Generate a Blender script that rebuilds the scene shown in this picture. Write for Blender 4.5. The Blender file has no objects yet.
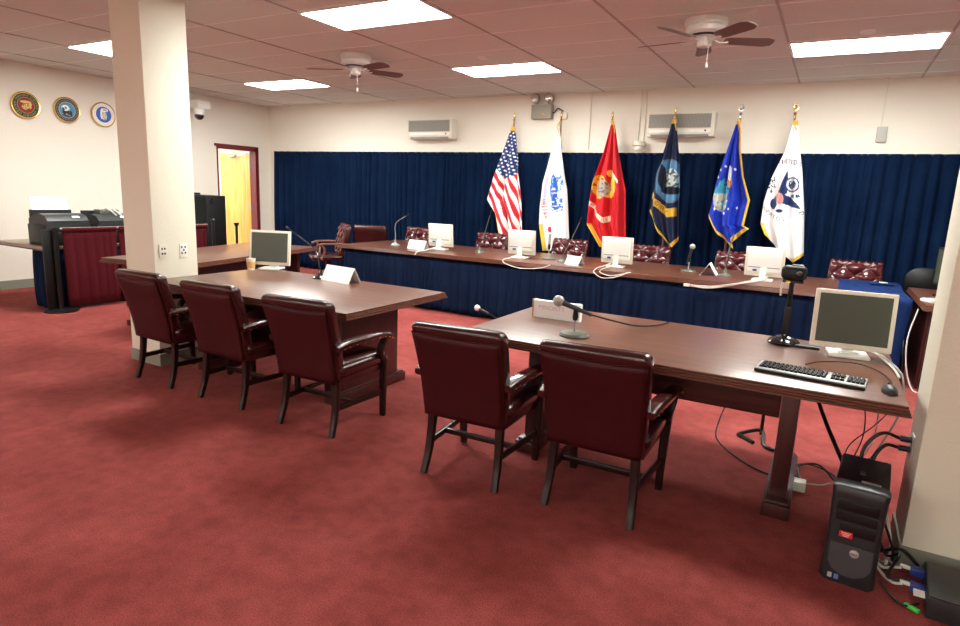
import bpy, bmesh, math, random
from mathutils import Vector, Matrix, noise

random.seed(4)
S = bpy.context.scene
COL = S.collection
PI = math.pi

# ------------------------------------------------------------------ camera
f_px = 612.78
yaw, pitch, roll = 0.509775, -0.193706, 0.040849
fw = Vector((-math.sin(yaw)*math.cos(pitch), math.cos(yaw)*math.cos(pitch), math.sin(pitch)))
rt = Vector((math.cos(yaw), math.sin(yaw), 0))
up = rt.cross(fw)
r2 = rt*math.cos(roll) + up*math.sin(roll)
u2 = -rt*math.sin(roll) + up*math.cos(roll)
cam_data = bpy.data.cameras.new('camera')
cam = bpy.data.objects.new('camera', cam_data)
COL.objects.link(cam)
cam_data.sensor_width = 36.0
cam_data.lens = f_px/960*36.0
cam_data.clip_start = 0.05
cam.matrix_world = Matrix(((r2.x, u2.x, -fw.x, 0), (r2.y, u2.y, -fw.y, 0), (r2.z, u2.z, -fw.z, 1.558), (0, 0, 0, 1)))
S.camera = cam

# ------------------------------------------------------------------ world, exposure
W = bpy.data.worlds.new('world'); S.world = W
W.use_nodes = True
W.node_tree.nodes['Background'].inputs[0].default_value = (0.9, 0.95, 1, 1)
W.node_tree.nodes['Background'].inputs[1].default_value = 0.0
S.view_settings.view_transform = 'Standard'
S.view_settings.look = 'None'
S.view_settings.gamma = 1.0
S.view_settings.use_curve_mapping = False
S.view_settings.exposure = 2.02
LAMP = 13.0            # brightness of the ceiling panels

WY, LX, CEIL = 8.66, -9.68, 3.017
RX, FY = 3.6, -6.5

# ------------------------------------------------------------------ materials
MATS = {}
def mat(name, col, rough=0.6, metal=0.0, coat=0.0, bump=None, var=None, spec=0.5, sheen=0.0, emit=None):
    """bump = (scale, strength); var = (scale, colour2, contrast)"""
    if name in MATS: return MATS[name]
    m = bpy.data.materials.new(name); m.use_nodes = True
    nt = m.node_tree; b = nt.nodes['Principled BSDF']
    b.inputs['Base Color'].default_value = (*col, 1)
    b.inputs['Roughness'].default_value = rough
    b.inputs['Metallic'].default_value = metal
    b.inputs['Coat Weight'].default_value = coat
    b.inputs['Coat Roughness'].default_value = 0.12
    b.inputs['Specular IOR Level'].default_value = spec
    if sheen:
        b.inputs['Sheen Weight'].default_value = sheen
        b.inputs['Sheen Roughness'].default_value = 0.4
        b.inputs['Sheen Tint'].default_value = (*[min(1, c*3+.05) for c in col], 1)
    tc = nt.nodes.new('ShaderNodeTexCoord')
    if var:
        n = nt.nodes.new('ShaderNodeTexNoise'); n.inputs['Scale'].default_value = var[0]; n.inputs['Detail'].default_value = 5
        nt.links.new(tc.outputs['Object'], n.inputs['Vector'])
        r = nt.nodes.new('ShaderNodeValToRGB'); c = var[2]
        r.color_ramp.elements[0].position = 0.5-c; r.color_ramp.elements[1].position = 0.5+c
        r.color_ramp.elements[0].color = (*col, 1); r.color_ramp.elements[1].color = (*var[1], 1)
        nt.links.new(n.outputs['Fac'], r.inputs['Fac']); nt.links.new(r.outputs['Color'], b.inputs['Base Color'])
    if bump:
        n = nt.nodes.new('ShaderNodeTexNoise'); n.inputs['Scale'].default_value = bump[0]; n.inputs['Detail'].default_value = 3
        nt.links.new(tc.outputs['Object'], n.inputs['Vector'])
        bp = nt.nodes.new('ShaderNodeBump'); bp.inputs['Strength'].default_value = bump[1]; bp.inputs['Distance'].default_value = 0.01
        nt.links.new(n.outputs['Fac'], bp.inputs['Height']); nt.links.new(bp.outputs['Normal'], b.inputs['Normal'])
    if emit:
        b.inputs['Emission Color'].default_value = (*emit[0], 1); b.inputs['Emission Strength'].default_value = emit[1]
    MATS[name] = m
    return m

def wood_mat(name, c1, c2, rough, coat, axis=0, scale=1.0):
    m = bpy.data.materials.new(name); m.use_nodes = True
    nt = m.node_tree; b = nt.nodes['Principled BSDF']
    tc = nt.nodes.new('ShaderNodeTexCoord'); mp = nt.nodes.new('ShaderNodeMapping')
    sc = [14*scale]*3; sc[axis] = 0.9*scale
    mp.inputs['Scale'].default_value = sc
    n = nt.nodes.new('ShaderNodeTexNoise'); n.inputs['Scale'].default_value = 2.2; n.inputs['Detail'].default_value = 7; n.inputs['Distortion'].default_value = 0.6
    r = nt.nodes.new('ShaderNodeValToRGB')
    r.color_ramp.elements[0].position = 0.32; r.color_ramp.elements[1].position = 0.68
    r.color_ramp.elements[0].color = (*c1, 1); r.color_ramp.elements[1].color = (*c2, 1)
    nt.links.new(tc.outputs['Object'], mp.inputs['Vector']); nt.links.new(mp.outputs['Vector'], n.inputs['Vector'])
    nt.links.new(n.outputs['Fac'], r.inputs['Fac']); nt.links.new(r.outputs['Color'], b.inputs['Base Color'])
    b.inputs['Roughness'].default_value = rough
    b.inputs['Coat Weight'].default_value = coat; b.inputs['Coat Roughness'].default_value = 0.22
    MATS[name] = m
    return m

M_WALL = mat('cream wall paint', (0.82, 0.77, 0.68), 0.7, bump=(160, 0.12))
M_COLUMN = mat('cream column paint', (0.80, 0.78, 0.64), 0.55, bump=(90, 0.18))
M_BASE = mat('grey green vinyl base', (0.22, 0.23, 0.18), 0.5)
M_TILE = mat('ceiling tile', (0.76, 0.76, 0.71), 0.9, bump=(240, 0.5), var=(130, (0.66, 0.66, 0.61), 0.25))
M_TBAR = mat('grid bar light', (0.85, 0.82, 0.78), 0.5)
M_TBARD = mat('grid bar shadowed joint', (0.42, 0.38, 0.36), 0.6)  # white grid bar again, joint shade put into its colour
M_CREAMPL = mat('cream plastic', (0.76, 0.73, 0.62), 0.4)
M_WHITEPL = mat('white plastic', (0.88, 0.87, 0.83), 0.35)
M_WHITE = mat('white enamel', (0.8, 0.79, 0.75), 0.3)
M_GREYPL = mat('grey plastic', (0.42, 0.42, 0.38), 0.45)
M_ACGR = mat('air conditioner grille grey', (0.36, 0.36, 0.32), 0.5)
M_ACSL = mat('air conditioner slat dark grey', (0.24, 0.24, 0.21), 0.6)  # darker grey for slats and slots
M_EMG = mat('tan grey enamel', (0.30, 0.28, 0.22), 0.45)
M_CHROME = mat('chrome', (0.7, 0.7, 0.7), 0.15, 1.0)
M_BRASS = mat('brass', (0.75, 0.52, 0.2), 0.25, 1.0)
M_GOLD = mat('gold fringe', (0.78, 0.50, 0.06), 0.6)
M_BLACK = mat('black plastic', (0.005, 0.005, 0.0055), 0.42, spec=0.35)
M_BLACKM = mat('black metal', (0.01, 0.01, 0.01), 0.3, 0.3)
M_BLACKGL = mat('glossy black', (0.012, 0.012, 0.014), 0.12, 0, 0.6)
M_DKGREY = mat('dark grey plastic', (0.018, 0.020, 0.023), 0.42)
M_MIDGREY = mat('mid grey plastic', (0.055, 0.058, 0.068), 0.4)
M_SILVER = mat('silver plastic', (0.40, 0.40, 0.38), 0.35, 0.3)
M_GREYGRN = mat('grey green enamel', (0.13, 0.15, 0.12), 0.35, 0.2)
M_SCREEN = mat('switched off screen', (0.045, 0.055, 0.035), 0.35)
M_PAPER = mat('white card', (0.93, 0.93, 0.90), 0.7)
M_CARDEDGE = mat('card side wood', (0.55, 0.27, 0.1), 0.6)
M_INK = mat('faint red ink', (0.70, 0.55, 0.54), 0.7)
M_BLUEPLUG = mat('blue connector', (0.01, 0.03, 0.22), 0.4)
M_GREEN = mat('green plug', (0.05, 0.65, 0.08), 0.4)
M_RED = mat('red label', (0.7, 0.02, 0.02), 0.4)
M_AMBER = mat('amber drink', (0.80, 0.48, 0.18), 0.2)
M_YELLOW = mat('yellow clip', (0.8, 0.7, 0.05), 0.4)
M_WOODT = wood_mat('mahogany top', (0.095, 0.032, 0.017), (0.165, 0.056, 0.030), 0.36, 0.4)
M_WOODTY = wood_mat('mahogany top lengthwise', (0.095, 0.032, 0.017), (0.165, 0.056, 0.030), 0.36, 0.4, axis=1)
M_WOODD = wood_mat('dark mahogany', (0.030, 0.006, 0.005), (0.075, 0.014, 0.011), 0.38, 0.2, axis=2)
M_WOODDX = wood_mat('dark mahogany rail', (0.030, 0.006, 0.005), (0.075, 0.014, 0.011), 0.38, 0.2, axis=0)
M_CHLEG = mat('chair leg wood', (0.014, 0.004, 0.003), 0.35, 0, 0.1, spec=0.35)
M_CHARM = mat('chair arm wood', (0.20, 0.07, 0.03), 0.3, 0, 0.4)
M_DOORW = wood_mat('honey door wood', (0.62, 0.30, 0.045), (0.85, 0.50, 0.12), 0.35, 0.3, axis=2, scale=0.6)
M_DOORFR = mat('maroon door frame', (0.15, 0.010, 0.012), 0.4)
M_LEATH = mat('oxblood leather', (0.030, 0.0035, 0.004), 0.25, 0, 0.3, bump=(70, 0.15), var=(12, (0.045, 0.006, 0.006), 0.3))
M_LEATHB = mat('oxblood back panel', (0.050, 0.003, 0.005), 0.5, 0, 0.0, bump=(220, 0.2), var=(16, (0.034, 0.002, 0.004), 0.3), spec=0.25)
M_TUFT = mat('tufted oxblood leather', (0.075, 0.010, 0.013), 0.18, 0, 0.4)
M_CURT = mat('navy curtain', (0.0018, 0.0075, 0.027), 0.9, bump=(300, 0.2), var=(3, (0.005, 0.015, 0.048), 0.3), sheen=0.0, spec=0.05)
M_SKIRT = mat('navy table skirt', (0.004, 0.0105, 0.034), 0.85, bump=(300, 0.2), var=(3, (0.008, 0.020, 0.060), 0.3), sheen=0.03, spec=0.1)
M_CLOTHB = mat('blue tablecloth', (0.006, 0.022, 0.10), 0.85, sheen=0.03, spec=0.15)
M_REDCL = mat('burgundy velvet', (0.075, 0.005, 0.009), 0.85, bump=(200, 0.2), sheen=0.15, spec=0.15)
M_LEDGE = mat('laminate top', (0.33, 0.27, 0.2), 0.4)
M_CORR = mat('corridor paint', (0.85, 0.84, 0.82), 0.8)
M_BLADE = mat('fan blade brown', (0.17, 0.10, 0.075), 0.45)
M_BLADEL = mat('fan blade edge pale', (0.5, 0.4, 0.33), 0.5)
M_WCABLE = mat('white cable', (0.7, 0.69, 0.62), 0.4)
M_GCABLE = mat('grey cable', (0.28, 0.28, 0.26), 0.4)
M_LAMP = mat('light diffuser', (1, 1, 1), 0.5, emit=((0.97, 1.0, 0.94), LAMP))
M_CORLAMP = mat('corridor light', (1, 1, 1), 0.5, emit=((1.0, 0.97, 0.92), 9))

def carpet_mat():
    m = bpy.data.materials.new('red carpet'); m.use_nodes = True
    nt = m.node_tree; b = nt.nodes['Principled BSDF']; L = nt.links.new
    tc = nt.nodes.new('ShaderNodeTexCoord')
    def nz(sc, det, c0, c1, p0, p1):
        n = nt.nodes.new('ShaderNodeTexNoise'); n.inputs['Scale'].default_value = sc; n.inputs['Detail'].default_value = det
        L(tc.outputs['Object'], n.inputs['Vector'])
        r = nt.nodes.new('ShaderNodeValToRGB'); r.color_ramp.elements[0].position = p0; r.color_ramp.elements[1].position = p1
        r.color_ramp.elements[0].color = (*c0, 1); r.color_ramp.elements[1].color = (*c1, 1)
        L(n.outputs['Fac'], r.inputs['Fac']); return n, r
    n1, a = nz(1.6, 6, (0.26, 0.048, 0.043), (0.37, 0.080, 0.072), 0.36, 0.64)
    n2, c = nz(150, 3, (0.70, 0.66, 0.66), (1.12, 1.12, 1.12), 0.35, 0.65)
    n3, d = nz(11, 5, (0.82, 0.79, 0.78), (1.05, 1.05, 1.05), 0.36, 0.62)
    def mul(x, y):
        mx = nt.nodes.new('ShaderNodeMix'); mx.data_type = 'RGBA'; mx.blend_type = 'MULTIPLY'; mx.inputs[0].default_value = 1
        L(x, mx.inputs[6]); L(y, mx.inputs[7]); return mx.outputs[2]
    L(mul(mul(a.outputs[0], c.outputs[0]), d.outputs[0]), b.inputs['Base Color'])
    b.inputs['Roughness'].default_value = 0.95; b.inputs['Specular IOR Level'].default_value = 0.15
    b.inputs['Sheen Weight'].default_value = 0.15; b.inputs['Sheen Tint'].default_value = (0.8, 0.25, 0.22, 1)
    bp = nt.nodes.new('ShaderNodeBump'); bp.inputs['Strength'].default_value = 0.7; bp.inputs['Distance'].default_value = 0.01
    L(n2.outputs['Fac'], bp.inputs['Height']); L(bp.outputs['Normal'], b.inputs['Normal'])
    return m
M_CARPET = carpet_mat()

def vcol_mat(name, rough, sheen=0.0):
    m = bpy.data.materials.new(name); m.use_nodes = True
    nt = m.node_tree; b = nt.nodes['Principled BSDF']
    a = nt.nodes.new('ShaderNodeVertexColor'); a.layer_name = 'dye'
    nt.links.new(a.outputs['Color'], b.inputs['Base Color']); b.inputs['Roughness'].default_value = rough
    b.inputs['Specular IOR Level'].default_value = 0.3
    return m
M_FLAG = vcol_mat('dyed flag cloth', 0.6)
M_SEAL = vcol_mat('painted plaque', 0.45)

# ------------------------------------------------------------------ mesh helpers
def cr(pts, n=8):
    P = [Vector(p) for p in pts]
    if len(P) < 3: return P
    out = []; Q = [2*P[0]-P[1]] + P + [2*P[-1]-P[-2]]
    for i in range(1, len(Q)-2):
        a, b, c, d = Q[i-1:i+3]
        for k in range(n):
            t = k/n
            out.append(0.5*((2*b)+(c-a)*t+(2*a-5*b+4*c-d)*t*t+(3*b-a-3*c+d)*t**3))
    out.append(P[-1]); return out

class MB:
    def __init__(s): s.bm = bmesh.new()
    def box(s, c, size, rot=None, bev=0.0, seg=2):
        t = bmesh.new(); bmesh.ops.create_cube(t, size=1)
        bmesh.ops.scale(t, vec=size, verts=t.verts)
        if bev > 0: bmesh.ops.bevel(t, geom=t.edges[:], offset=min(bev, min(size)*.49), segments=seg, affect='EDGES', profile=0.6)
        m = Matrix.Translation(Vector(c)) @ (rot.to_4x4() if rot else Matrix())
        bmesh.ops.transform(t, matrix=m, verts=t.verts); s._add(t); return s
    def _add(s, t):
        me = bpy.data.meshes.new('tmp'); t.to_mesh(me); t.free(); s.bm.from_mesh(me); bpy.data.meshes.remove(me)
    def loft(s, loops, closed=True, cap=True):
        R = [[s.bm.verts.new(p) for p in lp] for lp in loops]; n = len(R[0])
        for a, b in zip(R, R[1:]):
            for i in range(n if closed else n-1):
                j = (i+1) % n
                try: s.bm.faces.new((a[i], a[j], b[j], b[i]))
                except ValueError: pass
        if cap and closed:
            s.bm.faces.new(R[0][::-1]); s.bm.faces.new(R[-1])
        return s
    def lathe(s, prof, c=(0, 0, 0), n=28, rot=None):
        loops = []; c = Vector(c)
        for r, z in prof:
            lp = [Vector((max(r, 1e-4)*math.cos(2*PI*i/n), max(r, 1e-4)*math.sin(2*PI*i/n), z)) for i in range(n)]
            loops.append([c + ((rot @ p) if rot else p) for p in lp])
        return s.loft(loops)
    def sweep(s, path, sec, taper=None, upv=(0, 0, 1)):
        P = [Vector(p) for p in path]; loops = []; upv = Vector(upv)
        last = None
        for i, p in enumerate(P):
            d = (P[min(i+1, len(P)-1)]-P[max(i-1, 0)]).normalized()
            if last is None:
                a = upv.cross(d)
                if a.length < 1e-3: a = Vector((1, 0, 0)).cross(d)
                if a.length < 1e-3: a = Vector((0, 1, 0)).cross(d)
                a.normalize()
            else:
                a = (last - d*last.dot(d)).normalized()
            last = a; b = d.cross(a); k = taper(i/(len(P)-1)) if taper else 1
            loops.append([p + a*x*k + b*y*k for x, y in sec])
        return s.loft(loops)
    def tube(s, path, r, n=8, taper=None):
        return s.sweep(path, [(r*math.cos(2*PI*i/n), r*math.sin(2*PI*i/n)) for i in range(n)], taper)
    def bar(s, path, w, h, taper=None, upv=(0, 0, 1), r=0.2):
        return s.sweep(path, rr(w/2, h/2, min(w, h)*r, 2), taper, upv)
    def ball(s, c, r, n=12, scale=(1, 1, 1)):
        t = bmesh.new(); bmesh.ops.create_uvsphere(t, u_segments=n, v_segments=max(6, n*2//3), radius=r)
        bmesh.ops.scale(t, vec=scale, verts=t.verts); bmesh.ops.translate(t, vec=Vector(c), verts=t.verts); s._add(t); return s
    def cyl(s, a, b, r, n=16): return s.tube([a, b], r, n)
    def prism(s, poly, z0, z1, M=None):
        M = M or Matrix()
        return s.loft([[M @ Vector((x, y, z0)) for x, y in poly], [M @ Vector((x, y, z1)) for x, y in poly]])
    def grid(s, fn, nu, nv):
        V = [[s.bm.verts.new(fn(i/nu, j/nv)) for i in range(nu+1)] for j in range(nv+1)]
        for j in range(nv):
            for i in range(nu): s.bm.faces.new((V[j][i], V[j][i+1], V[j+1][i+1], V[j+1][i]))
        return s
    def build(s, name, m, parent=None, smooth=35, fixn=True):
        if fixn: bmesh.ops.recalc_face_normals(s.bm, faces=s.bm.faces[:])
        me = bpy.data.meshes.new(name); s.bm.to_mesh(me); s.bm.free()
        me.materials.append(m)
        for p in me.polygons: p.use_smooth = smooth > 0
        if smooth and smooth < 180: me.set_sharp_from_angle(angle=math.radians(smooth))
        o = bpy.data.objects.new(name, me); COL.objects.link(o)
        if parent: o.parent = parent
        return o

def rr(hw, hh, r, n=3):
    pts = []
    for cx, cy, a0 in ((hw-r, hh-r, 0), (-hw+r, hh-r, 90), (-hw+r, -hh+r, 180), (hw-r, -hh+r, 270)):
        for k in range(n+1):
            a = math.radians(a0+90*k/n); pts.append((cx+r*math.cos(a), cy+r*math.sin(a)))
    return pts

def thing(name, label, cat, loc=(0, 0, 0), rz=0, group=None):
    o = bpy.data.objects.new(name, None); COL.objects.link(o)
    o.empty_display_size = 0.1
    o.location = loc; o.rotation_euler = (0, 0, rz); o['label'] = label; o['category'] = cat
    if group: o['group'] = group
    return o
def tag(o, label, cat, group=None, kind=None):
    o['label'] = label; o['category'] = cat
    if group: o['group'] = group
    if kind: o['kind'] = kind
    return o
def struct(o, label, cat):
    o['kind'] = 'structure'; o['label'] = label; o['category'] = cat; return o
def dup(root, loc, rz, label):
    def cp(o, par):
        c = o.copy(); COL.objects.link(c)
        if par is not None:
            c.parent = par; c.matrix_parent_inverse = o.matrix_parent_inverse.copy()
        for ch in [k for k in o.children]: cp(ch, c)
        return c
    kids = list(root.children)
    r = root.copy(); COL.objects.link(r)
    for k in kids: cp(k, r)
    r.location = loc; r.rotation_euler = (0, 0, rz); r['label'] = label
    return r
def text_mesh(body, size, m, name, parent, M, depth=0.0008, align='CENTER'):
    cu = bpy.data.curves.new('t', 'FONT'); cu.body = body; cu.size = size; cu.extrude = depth
    cu.align_x = align; cu.align_y = 'CENTER'
    t = bpy.data.objects.new('t', cu); COL.objects.link(t); bpy.context.view_layer.update()
    me = bpy.data.meshes.new_from_object(t.evaluated_get(bpy.context.evaluated_depsgraph_get()))
    bpy.data.objects.remove(t); me.transform(M); me.materials.clear(); me.materials.append(m)
    o = bpy.data.objects.new(name, me); COL.objects.link(o)
    if parent: o.parent = parent
    return o

# ================================================================== STRUCTURE
b = MB(); b.grid(lambda u, v: (LX+(RX-LX)*u, FY+(WY-FY)*v, 0), 40, 40)
struct(b.build('floor', M_CARPET, smooth=0), 'red wall-to-wall carpet', 'floor')
b = MB(); b.box(((LX+RX)/2, (FY+WY)/2, CEIL+.05), (RX-LX, WY-FY, .1))
struct(b.build('ceiling', M_TILE, smooth=0), 'suspended ceiling of off-white tiles', 'ceiling')
GX = [-4.2109+1.2192*k for k in range(-4, 7)]; GY = [4.7126+.6096*j for j in range(-18, 7)]
b = MB()
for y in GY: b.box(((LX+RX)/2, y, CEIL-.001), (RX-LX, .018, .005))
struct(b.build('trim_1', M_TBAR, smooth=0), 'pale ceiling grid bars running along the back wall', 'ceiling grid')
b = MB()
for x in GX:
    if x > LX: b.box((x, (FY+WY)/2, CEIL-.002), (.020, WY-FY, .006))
struct(b.build('trim_2', M_TBARD, smooth=0), 'ceiling grid bars with joint shade in their colour, running towards the curtain', 'ceiling grid')
b = MB(); b.box(((LX+RX)/2, WY+.06, 1.5), (RX-LX+.24, .12, 3.04)); struct(b.build('wall_back', M_WALL, smooth=0), 'cream painted wall above the navy curtain', 'wall')
b = MB(); b.box((RX+.06, (FY+WY)/2, 1.5), (.12, WY-FY, 3.04)); struct(b.build('wall_right', M_WALL, smooth=0), 'cream painted wall on the right', 'wall')
b = MB(); b.box(((LX+RX)/2, FY-.06, 1.5), (RX-LX+.24, .12, 3.04)); struct(b.build('wall_front', M_WALL, smooth=0), 'cream painted wall behind the camera', 'wall')
D0, D1, DH = 7.46, 8.33, 2.19
b = MB()
b.box((LX-.06, (FY+D0)/2, 1.5), (.12, D0-FY, 3.04)); b.box((LX-.06, (D1+WY)/2, 1.5), (.12, WY-D1, 3.04)); b.box((LX-.06, (D0+D1)/2, (DH+3.02)/2), (.12, D1-D0, 3.02-DH))
struct(b.build('wall_left', M_WALL, smooth=0), 'cream painted wall with three round plaques and the doorway', 'wall')
b = MB(); b.box((LX+.006, (FY+D0-.05)/2, .06), (.012, D0-.05-FY, .12)); b.box((LX+.006, (D1+.05+WY)/2, .06), (.012, WY-D1-.05, .12))
struct(b.build('baseboard_left', M_BASE, smooth=0), 'grey green baseboard along the left wall', 'baseboard')
# doorway, leaf swung into the corridor
door = thing('door_1', 'honey coloured wooden door standing open in a maroon frame', 'door', (LX, (D0+D1)/2, 0)); door['kind'] = 'structure'
b = MB(); cy = 0
hw = (D1-D0)/2
b.box((-.05, -hw+.008, DH/2), (.13, .016, DH)); b.box((-.05, hw-.02, DH/2), (.16, .04, DH)); b.box((-.05, 0, DH-.02), (.16, 2*hw, .04))
b.box((.006, -hw+.008, DH/2), (.016, .024, DH+.02)); b.box((.008, hw+.02, DH/2), (.02, .05, DH+.05)); b.box((.008, 0, DH+.02), (.02, 2*hw+.09, .05))
b.build('door_frame', M_DOORFR, door, 0)
b = MB(); b.box((-.56, hw-.02, 1.06), (.84, .045, 2.1), bev=.003); leaf = b.build('door_leaf', M_DOORW, door)
b = MB(); b.box((-.60, hw-.07, 2.06), (.2, .05, .05), bev=.01); b.bar([(-.52, hw-.07, 2.04), (-.25, hw-.12, 2.08), (-.1, hw-.06, 2.13)], .02, .012); b.build('door_closer', M_SILVER, door)
b = MB()
for z in (.25, 1.1, 1.9): b.box((-.135, hw-.03, z), (.03, .05, .11), bev=.004)
b.build('hinge', M_SILVER, door)
b = MB(); b.cyl((-.9, hw-.05, 1.0), (-.9, hw-.10, 1.0), .012); b.bar([(-.9, hw-.10, 1.0), (-.79, hw-.10, 1.0)], .02, .02); b.build('door_handle', M_SILVER, door)
b = MB(); CX0, CX1, CY0, CY1 = LX-2.6, LX-.12, 6.2, 9.4
b.box((CX0-.05, (CY0+CY1)/2, 1.3), (.1, CY1-CY0, 2.8)); b.box(((CX0+CX1)/2, CY0-.05, 1.3), (CX1-CX0+.1, .1, 2.8)); b.box(((CX0+CX1)/2, CY1+.05, 1.3), (CX1-CX0+.1, .1, 2.8)); b.box(((CX0+CX1)/2, (CY0+CY1)/2, 2.72), (CX1-CX0, CY1-CY0, .1))
struct(b.build('wall_corridor', M_CORR, smooth=0), 'white walls of the corridor beyond the doorway', 'wall')
b = MB(); b.box(((CX0+CX1)/2-.03, (CY0+CY1)/2, -.05), (CX1-CX0+.06, CY1-CY0, .098)); struct(b.build('floor_corridor', M_CORR, smooth=0), 'pale floor of the corridor beyond the doorway', 'floor')
b = MB(); b.box((LX-1.5, 7.1, 2.655), (1.2, .5, .02)); tag(b.build('corridor_light', M_CORLAMP, smooth=0), 'bright ceiling light panel in the corridor beyond the open door', 'light')

# ------------------------------------------------------------------ columns
def outlet(parent, M, cream, slots, name='outlet_plate'):
    m = MB(); m.box((0, 0, .004), (.072, .115, .008), bev=.002)
    bmesh.ops.transform(m.bm, matrix=M, verts=m.bm.verts); o = m.build(name, cream, parent)
    m = MB()
    for x, y in slots: m.box((x, y, .0085), (.012, .016, .003))
    bmesh.ops.transform(m.bm, matrix=M, verts=m.bm.verts); m.build('socket', M_BLACK, o)
    return o
def column(x0, x1, y0, y1, label):
    cx, cyy = (x0+x1)/2, (y0+y1)/2
    t = thing('square_column', label, 'column', (cx, cyy, 0))
    m = MB(); m.box((0, 0, CEIL/2), (x1-x0, y1-y0, CEIL), bev=.012); m.build('column_shaft', M_COLUMN, t)
    m = MB(); e = .008
    for s in (-1, 1):
        m.box((0, s*((y1-y0)/2+e/2), .05), (x1-x0+2*e, e, .10)); m.box((s*((x1-x0)/2+e/2), 0, .05), (e, y1-y0, .10))
    m.build('base_strip', M_BASE, t, 0)
    return t
pl = column(-5.20, -4.80, 3.06, 3.46, 'cream square pillar with two outlet plates at the end of the left witness table')
Mx = lambda x, y, z: Matrix(((0, 0, 1, x), (1, 0, 0, y), (0, 1, 0, z), (0, 0, 0, 1)))     # plate facing +x
Mnx = lambda x, y, z: Matrix(((0, 0, -1, x), (-1, 0, 0, y), (0, 1, 0, z), (0, 0, 0, 1)))
outlet(pl, Mx(.2, -.12, .975), M_CREAMPL, [(-.012, .02), (.012, .02), (-.012, -.02), (.012, -.02)])
outlet(pl, Mx(.2, .065, .97), M_WHITEPL, [(-.018, .03), (.014, .03), (-.018, -.02), (.014, -.02), (0, .005)])
prc = column(.455, 1.05, 3.10, 3.43, 'cream square column at the right edge beside the computer tower')
op = outlet(prc, Mnx(-.2975, .015, .50), M_SILVER, [(-.015, .02), (.015, .02), (-.015, -.02), (.015, -.02)])
for z in (.53, .485):
    m = MB(); m.cyl((-.306, .015, z), (-.35, .015, z), .014, 10); m.build('power_plug', M_BLACK, prc)

# ------------------------------------------------------------------ ceiling lights
def light(k, j, label):
    x = -4.2109+1.2192*(k+.5); y = 4.7126+.6096*(j+.5)
    t = thing('ceiling_light', label, 'ceiling light', (x, y, CEIL), 0, 'fluorescent ceiling panels')
    m = MB(); w, d = 1.2192, .6096
    for s in (-1, 1):
        m.box((0, s*(d/2-.012), -.008), (w, .024, .016)); m.box((s*(w/2-.012), 0, -.008), (.024, d-.048, .016))
    m.build('light_frame', M_WHITE, t, 0)
    m = MB(); m.box((0, 0, -.006), (w-.05, d-.05, .01)); m.build('diffuser', M_LAMP, t, 0)
light(0, -1, 'bright ceiling panel cut by the top of the photo, the largest and nearest one')
light(0, 3, 'bright ceiling panel in front of the emergency lamps, between the two fans')
light(3, 3, 'long bright ceiling panel at the top right, right of the second fan')
light(-3, 3, 'bright ceiling panel left of the first fan, near the left wall corner')
light(-3, -1, 'bright ceiling panel partly hidden by the cream pillar')
for _k, _l in ((0, 'middle one'), (3, 'right one'), (-3, 'left one')):  # unseen panels, added as fill for the pillar and column fronts
    light(_k, -13, 'added fill light panel in the rear of the room behind the camera, ' + _l)
    light(_k, -17, 'added fill light panel along the rear wall behind the camera, ' + _l)  # second added row, fills upright faces more than the floor
light(3, -1, 'bright ceiling panel above the right witness table, out of the picture')

# ------------------------------------------------------------------ ceiling fans
def fan(x, y, angs, label, chain):
    t = thing('ceiling_fan', label, 'ceiling fan', (x, y, CEIL), 0, 'white flush ceiling fans')
    m = MB(); m.lathe([(.165, 0), (.17, -.02), (.165, -.045), (.15, -.055), (.158, -.065), (.155, -.10), (.12, -.125), (.08, -.13), (0, -.13)][::-1])
    h = m.build('motor_housing', M_WHITE, t)
    m = MB(); m.lathe([(.085, -.129), (.112, -.132), (.128, -.124), (.125, -.120), (.085, -.125)]); m.build('vent_ring', M_DKGREY, h)
    m = MB(); m.lathe([(0, -.21), (.045, -.21), (.055, -.20), (.058, -.16), (.05, -.13), (0, -.13)]); m.build('switch_housing', M_WHITE, t)
    for a in angs:
        R = Matrix.Rotation(a, 3, 'Z')
        m = MB(); m.bar([R @ Vector(p) for p in ((.05, 0, -.14), (.12, 0, -.175), (.19, 0, -.165))], .035, .008); m.build('blade_arm', M_WHITE, t)
        m = MB()
        poly = [(.16, -.04), (.20, -.055), (.50, -.068), (.555, -.045), (.565, 0), (.555, .045), (.50, .068), (.20, .055), (.16, .04)]
        Mt = Matrix.Translation((0, 0, -.155)) @ Matrix.Rotation(a, 4, 'Z') @ Matrix.Rotation(math.radians(-13), 4, 'X')
        m.prism(poly, -.003, .003, Mt); bl = m.build('fan_blade', M_BLADE, t, 20)
        m = MB(); m.prism([(p[0]*1.0+.004*(1 if p[0] > .4 else 0), p[1]*1.03) for p in poly], .0032, .0052, Mt); m.build('blade_top', M_BLADEL, bl, 20)
    m = MB(); m.tube([(.04, -.02, -.20), (.04, -.02, chain+.03)], .0022, 6); ch = m.build('pull_chain', M_WHITE, t)
    m = MB(); m.lathe([(0, -.03), (.009, -.025), (.012, -.01), (.006, .015), (0, .02)], (.04, -.02, chain)); m.build('chain_knob', M_WHITEPL, ch)
fan(-4.88, 5.63, [math.radians(a) for a in (59, -13, -85, 203, 131)], 'white ceiling fan on the left, in front of the left air conditioner', -.37)
fan(-1.10, 5.56, [math.radians(a) for a in (29, -43, -115, 173, 101)], 'white ceiling fan on the right, beside the long ceiling panel', -.35)
for x, y, l in ((-3.56, 6.2, 'small white ceiling disc next to the middle light panel'), (.06, 6.36, 'small white ceiling disc next to the far right light panel')):
    m = MB(); m.lathe([(.0, -.025), (.03, -.022), (.055, -.012), (.06, 0), (0, 0)], (x, y, CEIL)); tag(m.build('smoke_detector', M_WHITE), l, 'smoke detector', 'small ceiling discs')

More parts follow.
